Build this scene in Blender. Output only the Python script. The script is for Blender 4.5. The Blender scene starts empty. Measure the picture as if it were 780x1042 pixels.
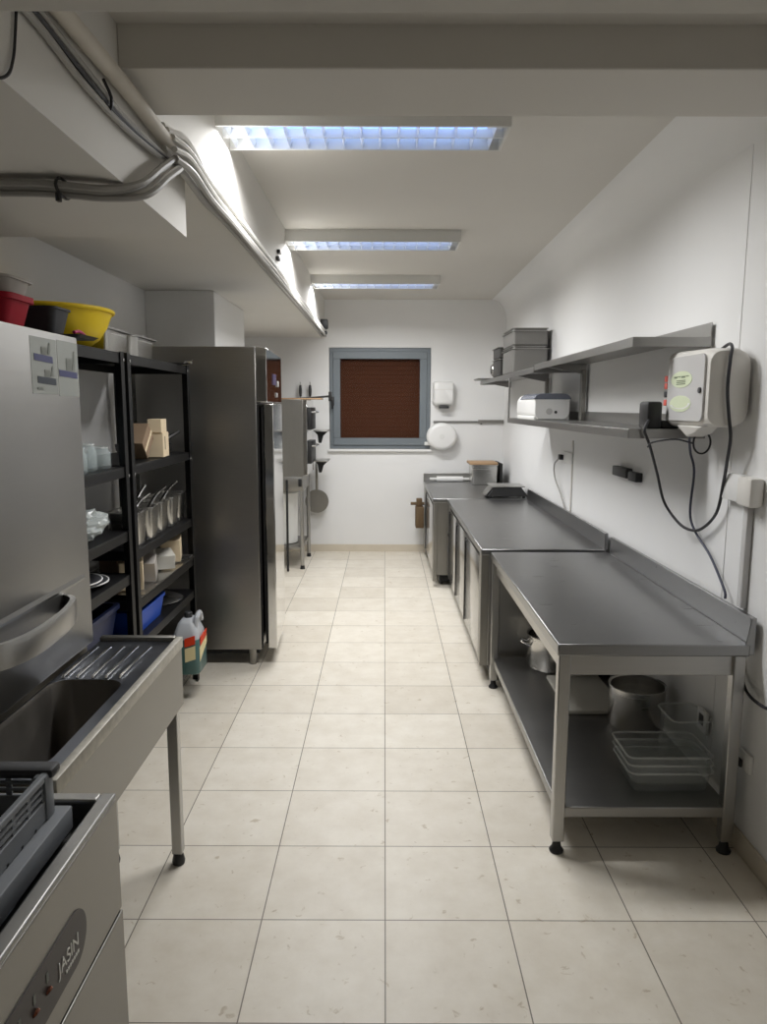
import bpy, bmesh, math, random
from mathutils import Vector, Matrix

random.seed(7)
COL = bpy.context.scene.collection
PI = math.pi
OFF = {}

# ------------------------------------------------------------------ materials
def new_mat(name):
    m = bpy.data.materials.new(name)
    m.use_nodes = True
    nt = m.node_tree
    return m, nt, nt.nodes['Principled BSDF']

def plain(name, col, rough=.5, metal=0., spec=.5, noise=0., nscale=20., bump=0., stretch=(1, 1, 1), rvar=0.):
    m, nt, b = new_mat(name)
    b.inputs['Base Color'].default_value = (*col, 1)
    b.inputs['Roughness'].default_value = rough
    b.inputs['Metallic'].default_value = metal
    b.inputs['Specular IOR Level'].default_value = spec
    if noise or bump or rvar:
        tc = nt.nodes.new('ShaderNodeTexCoord')
        mp = nt.nodes.new('ShaderNodeMapping'); mp.inputs['Scale'].default_value = stretch
        nz = nt.nodes.new('ShaderNodeTexNoise'); nz.inputs['Scale'].default_value = nscale; nz.inputs['Detail'].default_value = 5
        nt.links.new(tc.outputs['Object'], mp.inputs[0]); nt.links.new(mp.outputs[0], nz.inputs['Vector'])
        if noise:
            mx = nt.nodes.new('ShaderNodeMix'); mx.data_type = 'RGBA'
            mx.inputs[6].default_value = (*[c * (1 - noise) for c in col], 1)
            mx.inputs[7].default_value = (*[min(1, c * (1 + noise)) for c in col], 1)
            nt.links.new(nz.outputs['Fac'], mx.inputs[0]); nt.links.new(mx.outputs[2], b.inputs['Base Color'])
        if rvar:
            mr = nt.nodes.new('ShaderNodeMapRange')
            mr.inputs[3].default_value = max(0, rough - rvar); mr.inputs[4].default_value = rough + rvar
            nt.links.new(nz.outputs['Fac'], mr.inputs[0]); nt.links.new(mr.outputs[0], b.inputs['Roughness'])
        if bump:
            bp = nt.nodes.new('ShaderNodeBump'); bp.inputs['Strength'].default_value = bump; bp.inputs['Distance'].default_value = .01
            nt.links.new(nz.outputs['Fac'], bp.inputs['Height']); nt.links.new(bp.outputs[0], b.inputs['Normal'])
    return m

def glow(name, col, strength):
    m, nt, b = new_mat(name)
    b.inputs['Base Color'].default_value = (*col, 1)
    b.inputs['Emission Color'].default_value = (*col, 1)
    b.inputs['Emission Strength'].default_value = strength
    return m

def clear(name, col, alpha, rough=.12):
    m, nt, b = new_mat(name)
    b.inputs['Base Color'].default_value = (*col, 1)
    b.inputs['Roughness'].default_value = rough
    tr = nt.nodes.new('ShaderNodeBsdfTransparent'); tr.inputs[0].default_value = (.96, .97, .97, 1)
    mix = nt.nodes.new('ShaderNodeMixShader'); mix.inputs[0].default_value = alpha
    out = nt.nodes['Material Output']
    nt.links.new(tr.outputs[0], mix.inputs[1]); nt.links.new(b.outputs[0], mix.inputs[2]); nt.links.new(mix.outputs[0], out.inputs[0])
    return m

def tile_mat():
    m, nt, b = new_mat('stone_tile')
    N = nt.nodes.new; L = nt.links.new
    tc = N('ShaderNodeTexCoord')
    mp = N('ShaderNodeMapping'); mp.inputs['Location'].default_value = (-.0074 + .41 * 10, -1.787 + .41 * 20, 0)
    L(tc.outputs['Object'], mp.inputs[0])
    br = N('ShaderNodeTexBrick')
    br.offset = 0; br.squash = 1
    br.inputs['Scale'].default_value = 1
    br.inputs['Brick Width'].default_value = .41; br.inputs['Row Height'].default_value = .41
    br.inputs['Mortar Size'].default_value = .0022; br.inputs['Mortar Smooth'].default_value = .15
    br.inputs['Bias'].default_value = 0
    br.inputs['Color1'].default_value = (.80, .755, .665, 1); br.inputs['Color2'].default_value = (.70, .65, .56, 1)
    br.inputs['Mortar'].default_value = (.21, .185, .15, 1)
    L(mp.outputs[0], br.inputs['Vector'])
    n1 = N('ShaderNodeTexNoise'); n1.inputs['Scale'].default_value = 7; n1.inputs['Detail'].default_value = 8; n1.inputs['Roughness'].default_value = .65
    L(tc.outputs['Object'], n1.inputs['Vector'])
    r1 = N('ShaderNodeValToRGB')
    r1.color_ramp.elements[0].position = .3; r1.color_ramp.elements[0].color = (.88, .86, .83, 1)
    r1.color_ramp.elements[1].position = .65; r1.color_ramp.elements[1].color = (1, 1, 1, 1)
    L(n1.outputs['Fac'], r1.inputs[0])
    # small dark pits and scuffs of worn travertine
    n2 = N('ShaderNodeTexNoise'); n2.inputs['Scale'].default_value = 26; n2.inputs['Detail'].default_value = 4; n2.inputs['Distortion'].default_value = .8
    L(tc.outputs['Object'], n2.inputs['Vector'])
    r2 = N('ShaderNodeValToRGB')
    r2.color_ramp.elements[0].position = .27; r2.color_ramp.elements[0].color = (.74, .69, .62, 1)
    r2.color_ramp.elements[1].position = .34; r2.color_ramp.elements[1].color = (1, 1, 1, 1)
    L(n2.outputs['Fac'], r2.inputs[0])
    m1 = N('ShaderNodeMix'); m1.data_type = 'RGBA'; m1.blend_type = 'MULTIPLY'; m1.inputs[0].default_value = 1
    L(br.outputs['Color'], m1.inputs[6]); L(r1.outputs[0], m1.inputs[7])
    m2 = N('ShaderNodeMix'); m2.data_type = 'RGBA'; m2.blend_type = 'MULTIPLY'; m2.inputs[0].default_value = 1
    L(m1.outputs[2], m2.inputs[6]); L(r2.outputs[0], m2.inputs[7])
    L(m2.outputs[2], b.inputs['Base Color'])
    b.inputs['Roughness'].default_value = .42
    bp = N('ShaderNodeBump'); bp.inputs['Strength'].default_value = .35; bp.inputs['Distance'].default_value = .004; bp.invert = True
    L(br.outputs['Fac'], bp.inputs['Height']); L(bp.outputs[0], b.inputs['Normal'])
    return m

def steel(name, v, rough, stretch=(1, 40, 40), tint=(1, .985, .95), noise=.06, rvar=.07):
    return plain(name, tuple(v * t for t in tint), rough, 1.0, .5, noise, 3.0, 0, stretch, rvar)

M = {}
M['wall'] = plain('wall_paint', (.79, .79, .785), .75, noise=.02, nscale=3, bump=.06)
M['ceil'] = plain('ceiling_paint', (.64, .62, .58), .8, noise=.02, nscale=2.5)
M['soffit'] = plain('soffit_paint', (.73, .715, .68), .8, noise=.03, nscale=3, bump=.05)
M['tile'] = tile_mat()
M['skirt'] = plain('skirting_stone', (.62, .56, .46), .5, noise=.08, nscale=8)
M['steel'] = steel('brushed_steel', .46, .33)
M['steel_v'] = steel('brushed_steel_upright', .44, .34, (40, 40, 1))
M['steel_top'] = steel('worn_steel_worktop', .30, .30, (1.5, 25, 25), (1, 1.005, 1.01), .07, .06)
M['steel_shelf'] = steel('steel_shelf', .34, .36)
M['steel_fridge'] = steel('fridge_steel', .36, .34, (2, 2, 60), (1, .97, .92), .08, .05)
M['steel_door'] = steel('polished_steel', .66, .09, (40, 40, 1), (1, .99, .97), .03, .03)
M['steel_counter'] = steel('counter_door_steel', .46, .17, (40, 40, 1), (1, .99, .97), .04, .04)
M['steel_dull'] = steel('dull_steel', .30, .42, (30, 30, 2), (1, .97, .90), .08, .06)
M['steel_hood'] = steel('satin_hood_steel', .36, .45, (2, 2, 30), (1, .985, .95), .05, .05)
M['steel_pot'] = steel('pot_steel', .62, .25, (1, 1, 30))
M['sink'] = plain('sink_steel_blue', (.15, .16, .185), .34, 1, .5, .25, 14, 0, (1, 1, 1), .12)
M['basin_steel'] = plain('worn_basin_steel', (.22, .205, .185), .45, .85, .5, .35, 9, 0, (1, 1, .4), .1)
M['sink_rim'] = plain('scaled_rim', (.46, .44, .39), .5, .6, .5, .3, 45, .1)
M['chrome'] = plain('chrome', (.8, .8, .8), .12, 1)
M['black'] = plain('black_plastic', (.012, .012, .013), .45)
M['rack'] = plain('black_lacquer', (.007, .007, .0075), .42, spec=.3)
M['black_metal'] = plain('black_iron', (.02, .02, .02), .5, .3)
M['charcoal'] = plain('charcoal_plastic', (.035, .036, .04), .5)
M['dark'] = plain('dark_gasket', (.008, .008, .008), .7)
M['white'] = plain('white_plastic', (.80, .80, .79), .35)
M['white_soft'] = plain('white_matte_plastic', (.74, .74, .72), .6)
M['cable_w'] = plain('pale_cable_sheath', (.68, .665, .63), .55)
M['cable_g'] = plain('grey_cable_sheath', (.34, .33, .31), .55)
M['plaster_pipe'] = plain('painted_pipe', (.62, .58, .51), .7, noise=.15, nscale=9, bump=.2)
M['cable_k'] = plain('black_cable', (.02, .02, .025), .5)
M['cable_b'] = plain('blue_black_cable', (.05, .055, .09), .5)
M['alu'] = plain('grey_window_frame', (.175, .20, .22), .45, .15)
M['shutter'] = plain('brown_shutter', (.088, .028, .012), .8, spec=.2, noise=.1, nscale=4)
M['glass'] = clear('window_glass', (.02, .02, .02), .05, .03)
M['plastic_clear'] = clear('clear_polypropylene', (.78, .79, .77), .10, .15)
M['plastic_rim'] = clear('clear_rim', (.9, .9, .88), .26, .15)
M['jar'] = clear('jar_glass', (.75, .82, .82), .2, .05)
M['bag'] = clear('crumpled_film', (.75, .80, .78), .5, .2)
M['red'] = plain('red_plastic', (.36, .005, .02), .55, spec=.25)
M['greytub'] = plain('grey_tub_plastic', (.42, .39, .36), .5)
M['yellow'] = plain('yellow_plastic', (.86, .62, .012), .45)
M['magenta'] = plain('magenta_plastic', (.45, .02, .12), .4)
M['blue'] = plain('blue_plastic', (.012, .08, .50), .4)
M['navy'] = plain('dark_blue_plastic', (.012, .02, .07), .5)
M['teal'] = plain('teal_liquid', (.075, .17, .165), .3)
M['jug'] = plain('jug_white', (.50, .52, .55), .4)
M['orange'] = plain('label_red', (.75, .05, .01), .5)
M['cream'] = plain('cream_label', (.85, .74, .42), .5)
M['card'] = plain('brown_cardboard', (.26, .18, .115), .8, noise=.08, nscale=15)
M['card_cream'] = plain('cream_carton', (.74, .61, .42), .75)
M['board'] = plain('board_plastic', (.62, .60, .54), .5, noise=.05, nscale=9)
M['wood'] = plain('pale_wood', (.42, .27, .15), .6, noise=.2, nscale=6, stretch=(1, 12, 12))
M['wood_brown'] = plain('brown_wood', (.12, .075, .035), .6, noise=.25, nscale=6, stretch=(8, 8, 1))
M['bluewhite'] = plain('pale_blue_box', (.42, .50, .53), .5)
M['basket'] = plain('grey_rack_plastic', (.20, .215, .235), .5, noise=.1, nscale=12)
M['dispenser'] = plain('dispenser_white', (.72, .70, .66), .3)
M['dispenser_face'] = plain('dispenser_grey_face', (.56, .555, .55), .25)
M['smoke'] = plain('smoky_blue_cover', (.17, .185, .23), .2)
M['pgrey'] = plain('panel_grey', (.052, .044, .042), .45)
M['sticker'] = clear('sticker_film', (.60, .62, .58), .35, .4)
M['sticker_blue'] = plain('sticker_blue', (.06, .065, .16), .5)
M['sticker_navy'] = plain('sticker_slate', (.035, .045, .06), .5)
M['sticker_grey'] = plain('sticker_grey', (.17, .18, .16), .6)
M['sticker_green'] = plain('sticker_pale_green', (.60, .66, .47), .5)
M['ink'] = plain('label_ink', (.12, .15, .09), .6)
M['print_white'] = plain('print_white', (.75, .74, .70), .5)
M['violet'] = plain('violet_badge', (.05, .035, .09), .4)
M['amber'] = plain('amber_button', (.22, .07, .035), .4)
M['redled'] = plain('red_badge', (.70, .12, .09), .4)
M['tube'] = glow('lamp_tube', (.80, .90, 1.0), 1.1)
M['reflector'] = glow('lamp_reflector', (.33, .52, .95), .78)
M['louver'] = plain('louver_white', (.85, .86, .87), .35)
M['lamp_body'] = plain('lamp_enamel', (.66, .655, .63), .45)
M['pan_grey'] = plain('pan_grey_steel', (.20, .195, .185), .5, .45)
M['pan_dark'] = plain('pan_dark_steel', (.055, .053, .05), .5, .3)
M['trash'] = plain('white_bin', (.72, .72, .70), .5)

# ------------------------------------------------------------------ mesh builder
def catmull(pts, sub=6, closed=False):
    P = [Vector(p) for p in pts]
    n = len(P); out = []
    rng = n if closed else n - 1
    for i in range(rng):
        p1, p2 = P[i], P[(i + 1) % n]
        p0 = P[i - 1] if (i > 0 or closed) else p1 + (p1 - p2)
        p3 = P[(i + 2) % n] if (i + 2 < n or closed) else p2 + (p2 - p1)
        for k in range(sub):
            t = k / sub
            out.append(.5 * ((2 * p1) + (p2 - p0) * t + (2 * p0 - 5 * p1 + 4 * p2 - p3) * t * t + (3 * p1 - p0 - 3 * p2 + p3) * t ** 3))
    if not closed: out.append(P[-1])
    return out

def rrect(hx, hy, r, n=5):
    r = min(r, hx * .999, hy * .999); pts = []
    for cx, cy, a0 in ((hx - r, hy - r, 0), (-hx + r, hy - r, PI / 2), (-hx + r, -hy + r, PI), (hx - r, -hy + r, 1.5 * PI)):
        for k in range(n + 1):
            a = a0 + PI / 2 * k / n
            pts.append((cx + r * math.cos(a), cy + r * math.sin(a)))
    return pts

class MB:
    def __init__(s): s.bm = bmesh.new()
    def box(s, x0, x1, y0, y1, z0, z1, bev=0, seg=2, rot=None):
        r = bmesh.ops.create_cube(s.bm, size=1)
        vs = r['verts']
        c = Vector(((x0 + x1) / 2, (y0 + y1) / 2, (z0 + z1) / 2))
        for v in vs:
            v.co = Vector((v.co.x * abs(x1 - x0), v.co.y * abs(y1 - y0), v.co.z * abs(z1 - z0)))
            if rot is not None: v.co = rot @ v.co
            v.co += c
        if bev:
            es = list({e for v in vs for e in v.link_edges})
            bmesh.ops.bevel(s.bm, geom=es, offset=bev, segments=seg, affect='EDGES', profile=.5)
        return s
    def cyl(s, p0, p1, r0, r1=None, n=20):
        p0, p1 = Vector(p0), Vector(p1); r1 = r0 if r1 is None else r1
        d = p1 - p0
        q = d.to_track_quat('Z', 'Y').to_matrix().to_4x4()
        mt = Matrix.Translation((p0 + p1) / 2) @ q
        bmesh.ops.create_cone(s.bm, cap_ends=True, segments=n, radius1=r0, radius2=r1, depth=d.length, matrix=mt)
        return s
    def tube(s, pts, r, n=8, sub=6, closed=False):
        P = catmull(pts, sub, closed) if sub > 1 else [Vector(p) for p in pts]
        rings = []; m = len(P); nrm = None
        for i, p in enumerate(P):
            a = P[i - 1] if (i > 0 or closed) else P[i]
            b = P[(i + 1) % m] if (i < m - 1 or closed) else P[i]
            t = (b - a).normalized()
            if nrm is None:
                nrm = t.cross(Vector((0, 0, 1)))
                if nrm.length < .05: nrm = t.cross(Vector((1, 0, 0)))
                nrm.normalize()
            else:
                nrm = nrm - t * nrm.dot(t); nrm.normalize()
            bn = t.cross(nrm)
            rr = r(i / (m - 1)) if callable(r) else r
            rings.append([s.bm.verts.new(p + (nrm * math.cos(2 * PI * k / n) + bn * math.sin(2 * PI * k / n)) * rr) for k in range(n)])
        for i in range(m if closed else m - 1):
            A, B = rings[i], rings[(i + 1) % m]
            for k in range(n): s.bm.faces.new((A[k], A[(k + 1) % n], B[(k + 1) % n], B[k]))
        if not closed:
            s.bm.faces.new(rings[0][::-1]); s.bm.faces.new(rings[-1])
        return s
    def loft(s, loops, cap0=True, cap1=True):
        rings = [[s.bm.verts.new(Vector(p)) for p in L] for L in loops]
        n = len(rings[0])
        for A, B in zip(rings, rings[1:]):
            for k in range(n): s.bm.faces.new((A[k], A[(k + 1) % n], B[(k + 1) % n], B[k]))
        if cap0: s.bm.faces.new(rings[0][::-1])
        if cap1: s.bm.faces.new(rings[-1])
        return s
    def tub(s, cx, cy, secs, n=5, cap0=True, cap1=True):
        """stack of rounded rectangles (hx, hy, r, z)"""
        return s.loft([[(cx + a, cy + b, z) for a, b in rrect(hx, hy, r, n)] for hx, hy, r, z in secs], cap0, cap1)
    def lathe(s, cx, cy, prof, n=28, cap0=True, cap1=True):
        return s.loft([[(cx + r * math.cos(2 * PI * k / n), cy + r * math.sin(2 * PI * k / n), z) for k in range(n)] for r, z in prof], cap0, cap1)
    def prism(s, poly, vec):
        v = Vector(vec)
        return s.loft([[Vector(p) for p in poly], [Vector(p) + v for p in poly]])
    def quad(s, *p):
        s.bm.faces.new([s.bm.verts.new(Vector(q)) for q in p]); return s

def finish(name, mb, mat, off, bevel=0, smooth=30):
    bm = mb.bm
    for v in bm.verts: v.co -= off
    bmesh.ops.recalc_face_normals(bm, faces=bm.faces)
    me = bpy.data.meshes.new(name)
    bm.to_mesh(me); bm.free()
    if smooth:
        for p in me.polygons: p.use_smooth = True
        me.set_sharp_from_angle(angle=math.radians(smooth))
    me.materials.append(mat)
    o = bpy.data.objects.new(name, me)
    COL.objects.link(o)
    if bevel:
        md = o.modifiers.new('edge', 'BEVEL'); md.width = bevel; md.segments = 2; md.limit_method = 'ANGLE'; md.angle_limit = math.radians(40)
    return o

def thing(name, label, cat, loc, group=None, kind=None):
    o = bpy.data.objects.new(name, None); COL.objects.link(o)
    o.empty_display_size = .1
    o.location = loc
    if label: o['label'] = label
    if cat: o['category'] = cat
    if group: o['group'] = group
    if kind: o['kind'] = kind
    OFF[o.name] = Vector(loc)
    return o

def part(parent, name, mb, mat, bevel=0, label=None, smooth=30, kind=None):
    off = OFF[parent.name]
    o = finish(name, mb, mat, off, bevel, smooth)
    o.parent = parent
    OFF[o.name] = off
    if label: o['label'] = label
    if kind: o['kind'] = kind
    return o

def solo(name, mb, mat, label, cat, loc, group=None, bevel=0, smooth=30):
    o = finish(name, mb, mat, Vector(loc), bevel, smooth)
    o.location = loc
    o['label'] = label; o['category'] = cat
    if group: o['group'] = group
    OFF[o.name] = Vector(loc)
    return o

def struct(name, mb, mat, bevel=0, smooth=30):
    o = finish(name, mb, mat, Vector((0, 0, 0)), bevel, smooth)
    o['kind'] = 'structure'
    OFF[o.name] = Vector((0, 0, 0))
    return o

def dup(root, loc, label, group=None, rz=None):
    r = root.copy(); COL.objects.link(r); r.location = loc
    r['label'] = label
    if group: r['group'] = group
    if rz is not None: r.rotation_euler = (0, 0, rz)
    OFF[r.name] = Vector(loc)
    def rec(a, b):
        for ch in list(a.children):
            c = ch.copy(); COL.objects.link(c); c.parent = b
            OFF[c.name] = Vector(loc)
            rec(ch, c)
    rec(root, r)
    return r

def lettering(parent, name, text, size, origin, right, up, mat, thick=.0008, label=None, align='LEFT'):
    cu = bpy.data.curves.new(name, 'FONT'); cu.body = text; cu.size = size; cu.extrude = thick; cu.align_x = align
    t = bpy.data.objects.new(name + '_c', cu); COL.objects.link(t)
    dg = bpy.context.evaluated_depsgraph_get()
    me = bpy.data.meshes.new_from_object(t.evaluated_get(dg))
    bpy.data.objects.remove(t)
    me.name = name
    R, U = Vector(right).normalized(), Vector(up).normalized(); N = R.cross(U)
    off = OFF[parent.name]
    for v in me.vertices:
        v.co = Vector(origin) + R * v.co.x + U * v.co.y + N * v.co.z - off
    me.materials.clear(); me.materials.append(mat)
    o = bpy.data.objects.new(name, me); COL.objects.link(o); o.parent = parent
    OFF[o.name] = off
    if label: o['label'] = label
    return o

# ------------------------------------------------------------------ room shell
XL, XR, YB, YF, ZC = -1.62, 1.37, 8.42, -3.6, 2.88
struct('floor', MB().box(XL - .13, XR + .13, YF - .1, YB + .13, -.1, 0), M['tile'])
struct('ceiling', MB().box(XL - .13, XR + .13, YF - .1, YB + .13, ZC, ZC + .12), M['ceil'])
struct('wall_right', MB().box(XR, XR + .13, YF, YB, 0, ZC), M['wall'])
struct('wall_left', MB().box(XL - .13, XL, YF, YB, 0, ZC), M['wall'])
struct('wall_front', MB().box(XL - .13, XR + .13, YF - .12, YF, 0, ZC), M['wall'])
WX0, WX1, WZ0, WZ1 = -.632, .527, 1.205, 2.352
wb = MB()
wb.box(XL - .13, WX0, YB, YB + .13, 0, ZC).box(WX1, XR + .13, YB, YB + .13, 0, ZC)
wb.box(WX0, WX1, YB, YB + .13, 0, WZ0).box(WX0, WX1, YB, YB + .13, WZ1, ZC)
struct('wall_back', wb, M['wall'], smooth=0)
# dropped ceilings, beams, duct box
SX = -.68
struct('trim_1', MB().box(XL, SX, 2.60, YB, 2.46, ZC), M['soffit'], smooth=0)
struct('trim_2', MB().box(XL, SX, YF, 2.60, 2.262, ZC), M['soffit'], smooth=0)
struct('trim_3', MB().box(SX, XR, 1.99, 2.295, 2.54, ZC), M['ceil'], .004)
struct('trim_4', MB().box(SX, XR, YF, 1.99, 2.645, ZC), M['ceil'], smooth=0)
struct('trim_5', MB().box(XL, XR, .80, 1.16, 2.26, 2.645), M['ceil'], .006)
struct('trim_6', MB().box(XL, -1.15, 5.05, 6.1, 2.075, 2.46), M['wall'], .006)
cv = [(XR, 0, ZC), (XR, 0, 2.66)] + [(XR - .17 * (1 - math.cos(a)), 0, 2.66 + .22 * math.sin(a)) for a in [PI / 2 * k / 10 for k in range(1, 11)]]
struct('trim_7', MB().prism([(x, 2.295, z) for x, y, z in cv], (0, YB - 2.295, 0)), M['wall'], smooth=60)
struct('trim_8', MB().box(XR - .003, XR, 2.87, 3.06, 0, 2.66), M['wall'], .002)
struct('baseboard_back', MB().box(XL, XR, YB - .012, YB, 0, .085), M['skirt'], .002)
struct('baseboard_right', MB().box(XR - .012, XR, YF, 2.87, 0, .085).box(XR - .012, XR, 3.06, YB - .012, 0, .085), M['skirt'], .002)
struct('baseboard_left', MB().box(XL, XL + .012, YF, YB - .012, 0, .085), M['skirt'], .002)

# window
win = thing('window_1', None, None, (-.05, YB, WZ0), kind='structure')
w = MB()
fx0, fx1, fz0, fz1 = WX0 + .004, WX1 - .004, WZ0 + .004, WZ1 - .004
def ring(mb, x0, x1, z0, z1, y0, y1, t):
    mb.box(x0, x1, y0, y1, z0, z0 + t).box(x0, x1, y0, y1, z1 - t, z1)
    mb.box(x0, x0 + t, y0, y1, z0 + t, z1 - t).box(x1 - t, x1, y0, y1, z0 + t, z1 - t)
ring(w, fx0, fx1, fz0, fz1, YB + .004, YB + .09, .05)
part(win, 'window_frame', w, M['alu'], .003)
w = MB(); ring(w, fx0 + .04, fx1 - .04, fz0 + .04, fz1 - .04, YB - .012, YB + .05, .082)
part(win, 'sash', w, M['alu'], .005)
part(win, 'pane', MB().box(fx0 + .11, fx1 - .11, YB + .022, YB + .026, fz0 + .11, fz1 - .11), M['glass'])
w = MB(); nsl = 21
for k in range(nsl):
    z0 = fz0 + .05 + (fz1 - fz0 - .1) * k / nsl
    w.box(fx0 + .06, fx1 - .06, YB + .056, YB + .066, z0 + .0004, z0 + (fz1 - fz0 - .1) / nsl, .0012, 1)
part(win, 'roller_shutter', w, M['shutter'], label='brown roller shutter lowered behind the glass')
w = MB().box(-.606, -.576, YB - .03, YB - .012, 1.70, 1.80, .004).cyl((-.591, YB - .03, 1.75), (-.591, YB - .055, 1.75), .010).box(-.602, -.580, YB - .068, YB - .052, 1.66, 1.80, .006)
part(win, 'handle', w, M['black'], label='black handle')
part(win, 'window_sill', MB().box(WX0 - .015, WX1 + .015, YB - .035, YB - .001, WZ0 - .028, WZ0 - .001), M['white'], .004, label='white stone sill')

# ------------------------------------------------------------------ ceiling lamps
def make_lamp(loc, label):
    x, y, z = loc
    t = thing('ceiling_lamp', label, 'ceiling lamp', loc, 'louvred fluorescent ceiling lamps')
    hx, hy, hz = .605, .143, .08
    h = MB()
    h.box(x - hx, x + hx, y - hy, y + hy, z - .012, z)
    h.box(x - hx, x + hx, y - hy, y - hy + .012, z - hz, z - .012).box(x - hx, x + hx, y + hy - .012, y + hy, z - hz, z - .012)
    h.box(x - hx, x - hx + .012, y - hy + .012, y + hy - .012, z - hz, z - .012).box(x + hx - .012, x + hx, y - hy + .012, y + hy - .012, z - hz, z - .012)
    part(t, 'housing', h, M['lamp_body'], .002)
    part(t, 'reflector', MB().box(x - .50, x + .53, y - hy + .014, y + hy - .014, z - .020, z - .013), M['reflector'], label='bluish lit reflector')
    for s0, s1 in ((-hx + .013, -.50), (.53, hx - .013)):
        part(t, 'end_plate', MB().box(x + s0, x + s1, y - hy + .014, y + hy - .014, z - .03, z - .013), M['louver'])
    for s in (-1, 1):
        part(t, 'tube', MB().cyl((x - .55, y + s * .066, z - .036), (x + .55, y + s * .066, z - .036), .011, n=12), M['tube'], label='glowing tube')
    l = MB()
    l.box(x - hx + .013, x + hx - .013, y - .003, y + .003, z - hz + .004, z - .04)
    n = 15
    for k in range(n):
        xx = x - .55 + 1.1 * k / (n - 1)
        for s in (-1, 1):
            l.prism([(xx - .008, y + s * .006, z - .045), (xx + .008, y + s * .006, z - .045), (xx, y + s * .006, z - hz + .004)], (0, s * .122, 0))
    part(t, 'louver', l, M['louver'])
    ld = bpy.data.lights.new('lamp_light', 'AREA'); ld.shape = 'RECTANGLE'; ld.size = 1.12; ld.size_y = .24
    ld.energy = LAMP_W; ld.color = (1.0, .995, .985); ld.spread = math.radians(165)
    lo = bpy.data.objects.new('lamp_light', ld); COL.objects.link(lo); lo.parent = t; lo.location = (0, 0, -hz - .004)
    return t
LAMP_W = 35
L1 = make_lamp((-.10, 3.24, ZC), 'white louvred fluorescent lamp nearest the crossing beam, largest of the three')
dup(L1, (-.09, 5.30, ZC), 'white louvred fluorescent lamp in the middle of the ceiling row', 'louvred fluorescent ceiling lamps')
dup(L1, (-.10, 7.02, ZC), 'white louvred fluorescent lamp farthest away, nearest the window wall', 'louvred fluorescent ceiling lamps')

# ------------------------------------------------------------------ work table (right, near)
T = .835
tb = thing('work_table', 'long stainless steel work table on open legs, nearest on the right wall', 'table', (1.0, 3.4, 0))
m = MB().box(.635, 1.335, 2.55, 4.255, T - .045, T)
part(tb, 'tabletop', m, M['steel_top'], .005)
bs = MB().box(1.333, 1.352, 2.56, 4.215, T, T + .10)
bs.prism([(1.352, 2.552, T - .04), (1.318, 2.552, T - .04), (1.318, 2.552, T + .002), (1.334, 2.552, T + .10), (1.352, 2.552, T + .10)], (0, .008, 0))
part(tb, 'backsplash', bs, M['steel_top'], .002)
ap = MB().box(.68, 1.31, 2.575, 2.59, T - .125, T - .045).box(.665, .68, 2.59, 4.22, T - .125, T - .045).box(.68, 1.31, 4.205, 4.22, T - .125, T - .045)
part(tb, 'apron', ap, M['steel'], .002)
us = MB().box(.66, 1.315, 2.565, 4.24, .148, .19)
part(tb, 'undershelf', us, M['steel_shelf'], .004)
for (lx, ly) in ((.643, 2.56), (1.285, 2.56), (.643, 4.205), (1.285, 4.205)):
    lg = part(tb, 'leg', MB().box(lx, lx + .045, ly, ly + .045, .05, T - .045), M['steel_v'], .004)
    part(lg, 'foot', MB().lathe(lx + .0225, ly + .0225, [(.026, 0), (.028, .008), (.018, .022), (.014, .05)], 16), M['black'], label='black adjustable foot')

# ------------------------------------------------------------------ counters behind
CT = .842
mc = thing('refrigerated_counter', 'low steel counter with three doors between the work table and the corner counter', 'counter', (.97, 5.5, 0))
part(mc, 'worktop', MB().box(.585, 1.335, 4.30, 6.69, CT - .04, CT), M['steel_top'], .005)
bs = MB().box(1.325, 1.345, 4.30, 6.69, CT, CT + .10)
part(mc, 'backsplash', bs, M['steel_top'], .002)
bd = MB().box(.635, 1.335, 4.305, 6.685, .11, CT - .04)
part(mc, 'body', bd, M['steel_v'], .002)
part(mc, 'end_post', MB().box(.588, .635, 4.305, 4.40, .11, CT - .042), M['steel_dull'], .003)
part(mc, 'plinth', MB().box(.66, 1.30, 4.32, 6.66, .04, .11), M['dark'])
for y0, y1 in ((4.41, 5.235), (5.245, 5.915), (5.925, 6.55)):
    d = part(mc, 'door', MB().box(.596, .634, y0, y1 - .012, .115, CT - .075, .006), M['steel_counter'], label='polished steel door')
    part(d, 'gasket', MB().box(.606, .634, y1 - .011, y1 + .008, .115, CT - .09), M['dark'], label='dark gasket gap')
    hk = MB().tube([(.5925, y1 - .004, .13), (.5925, y1 - .004, CT - .15), (.5925, y1 - .02, CT - .112), (.5925, y1 - .10, CT - .106)], .0038, 8, 5)
    part(d, 'handle', hk, M['black'])
lp = part(mc, 'lock_panel', MB().box(.598, .634, 6.56, 6.685, .115, CT - .05), M['steel_v'], .003)
part(lp, 'lock', MB().cyl((.598, 6.62, .52), (.588, 6.62, .52), .014, n=12), M['black'], label='black lock')
for lx, ly in ((.70, 4.4), (1.25, 4.4), (.70, 6.58), (1.25, 6.58)):
    part(mc, 'foot', MB().cyl((lx, ly, 0), (lx, ly, .045), .02, n=12), M['black'])

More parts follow.
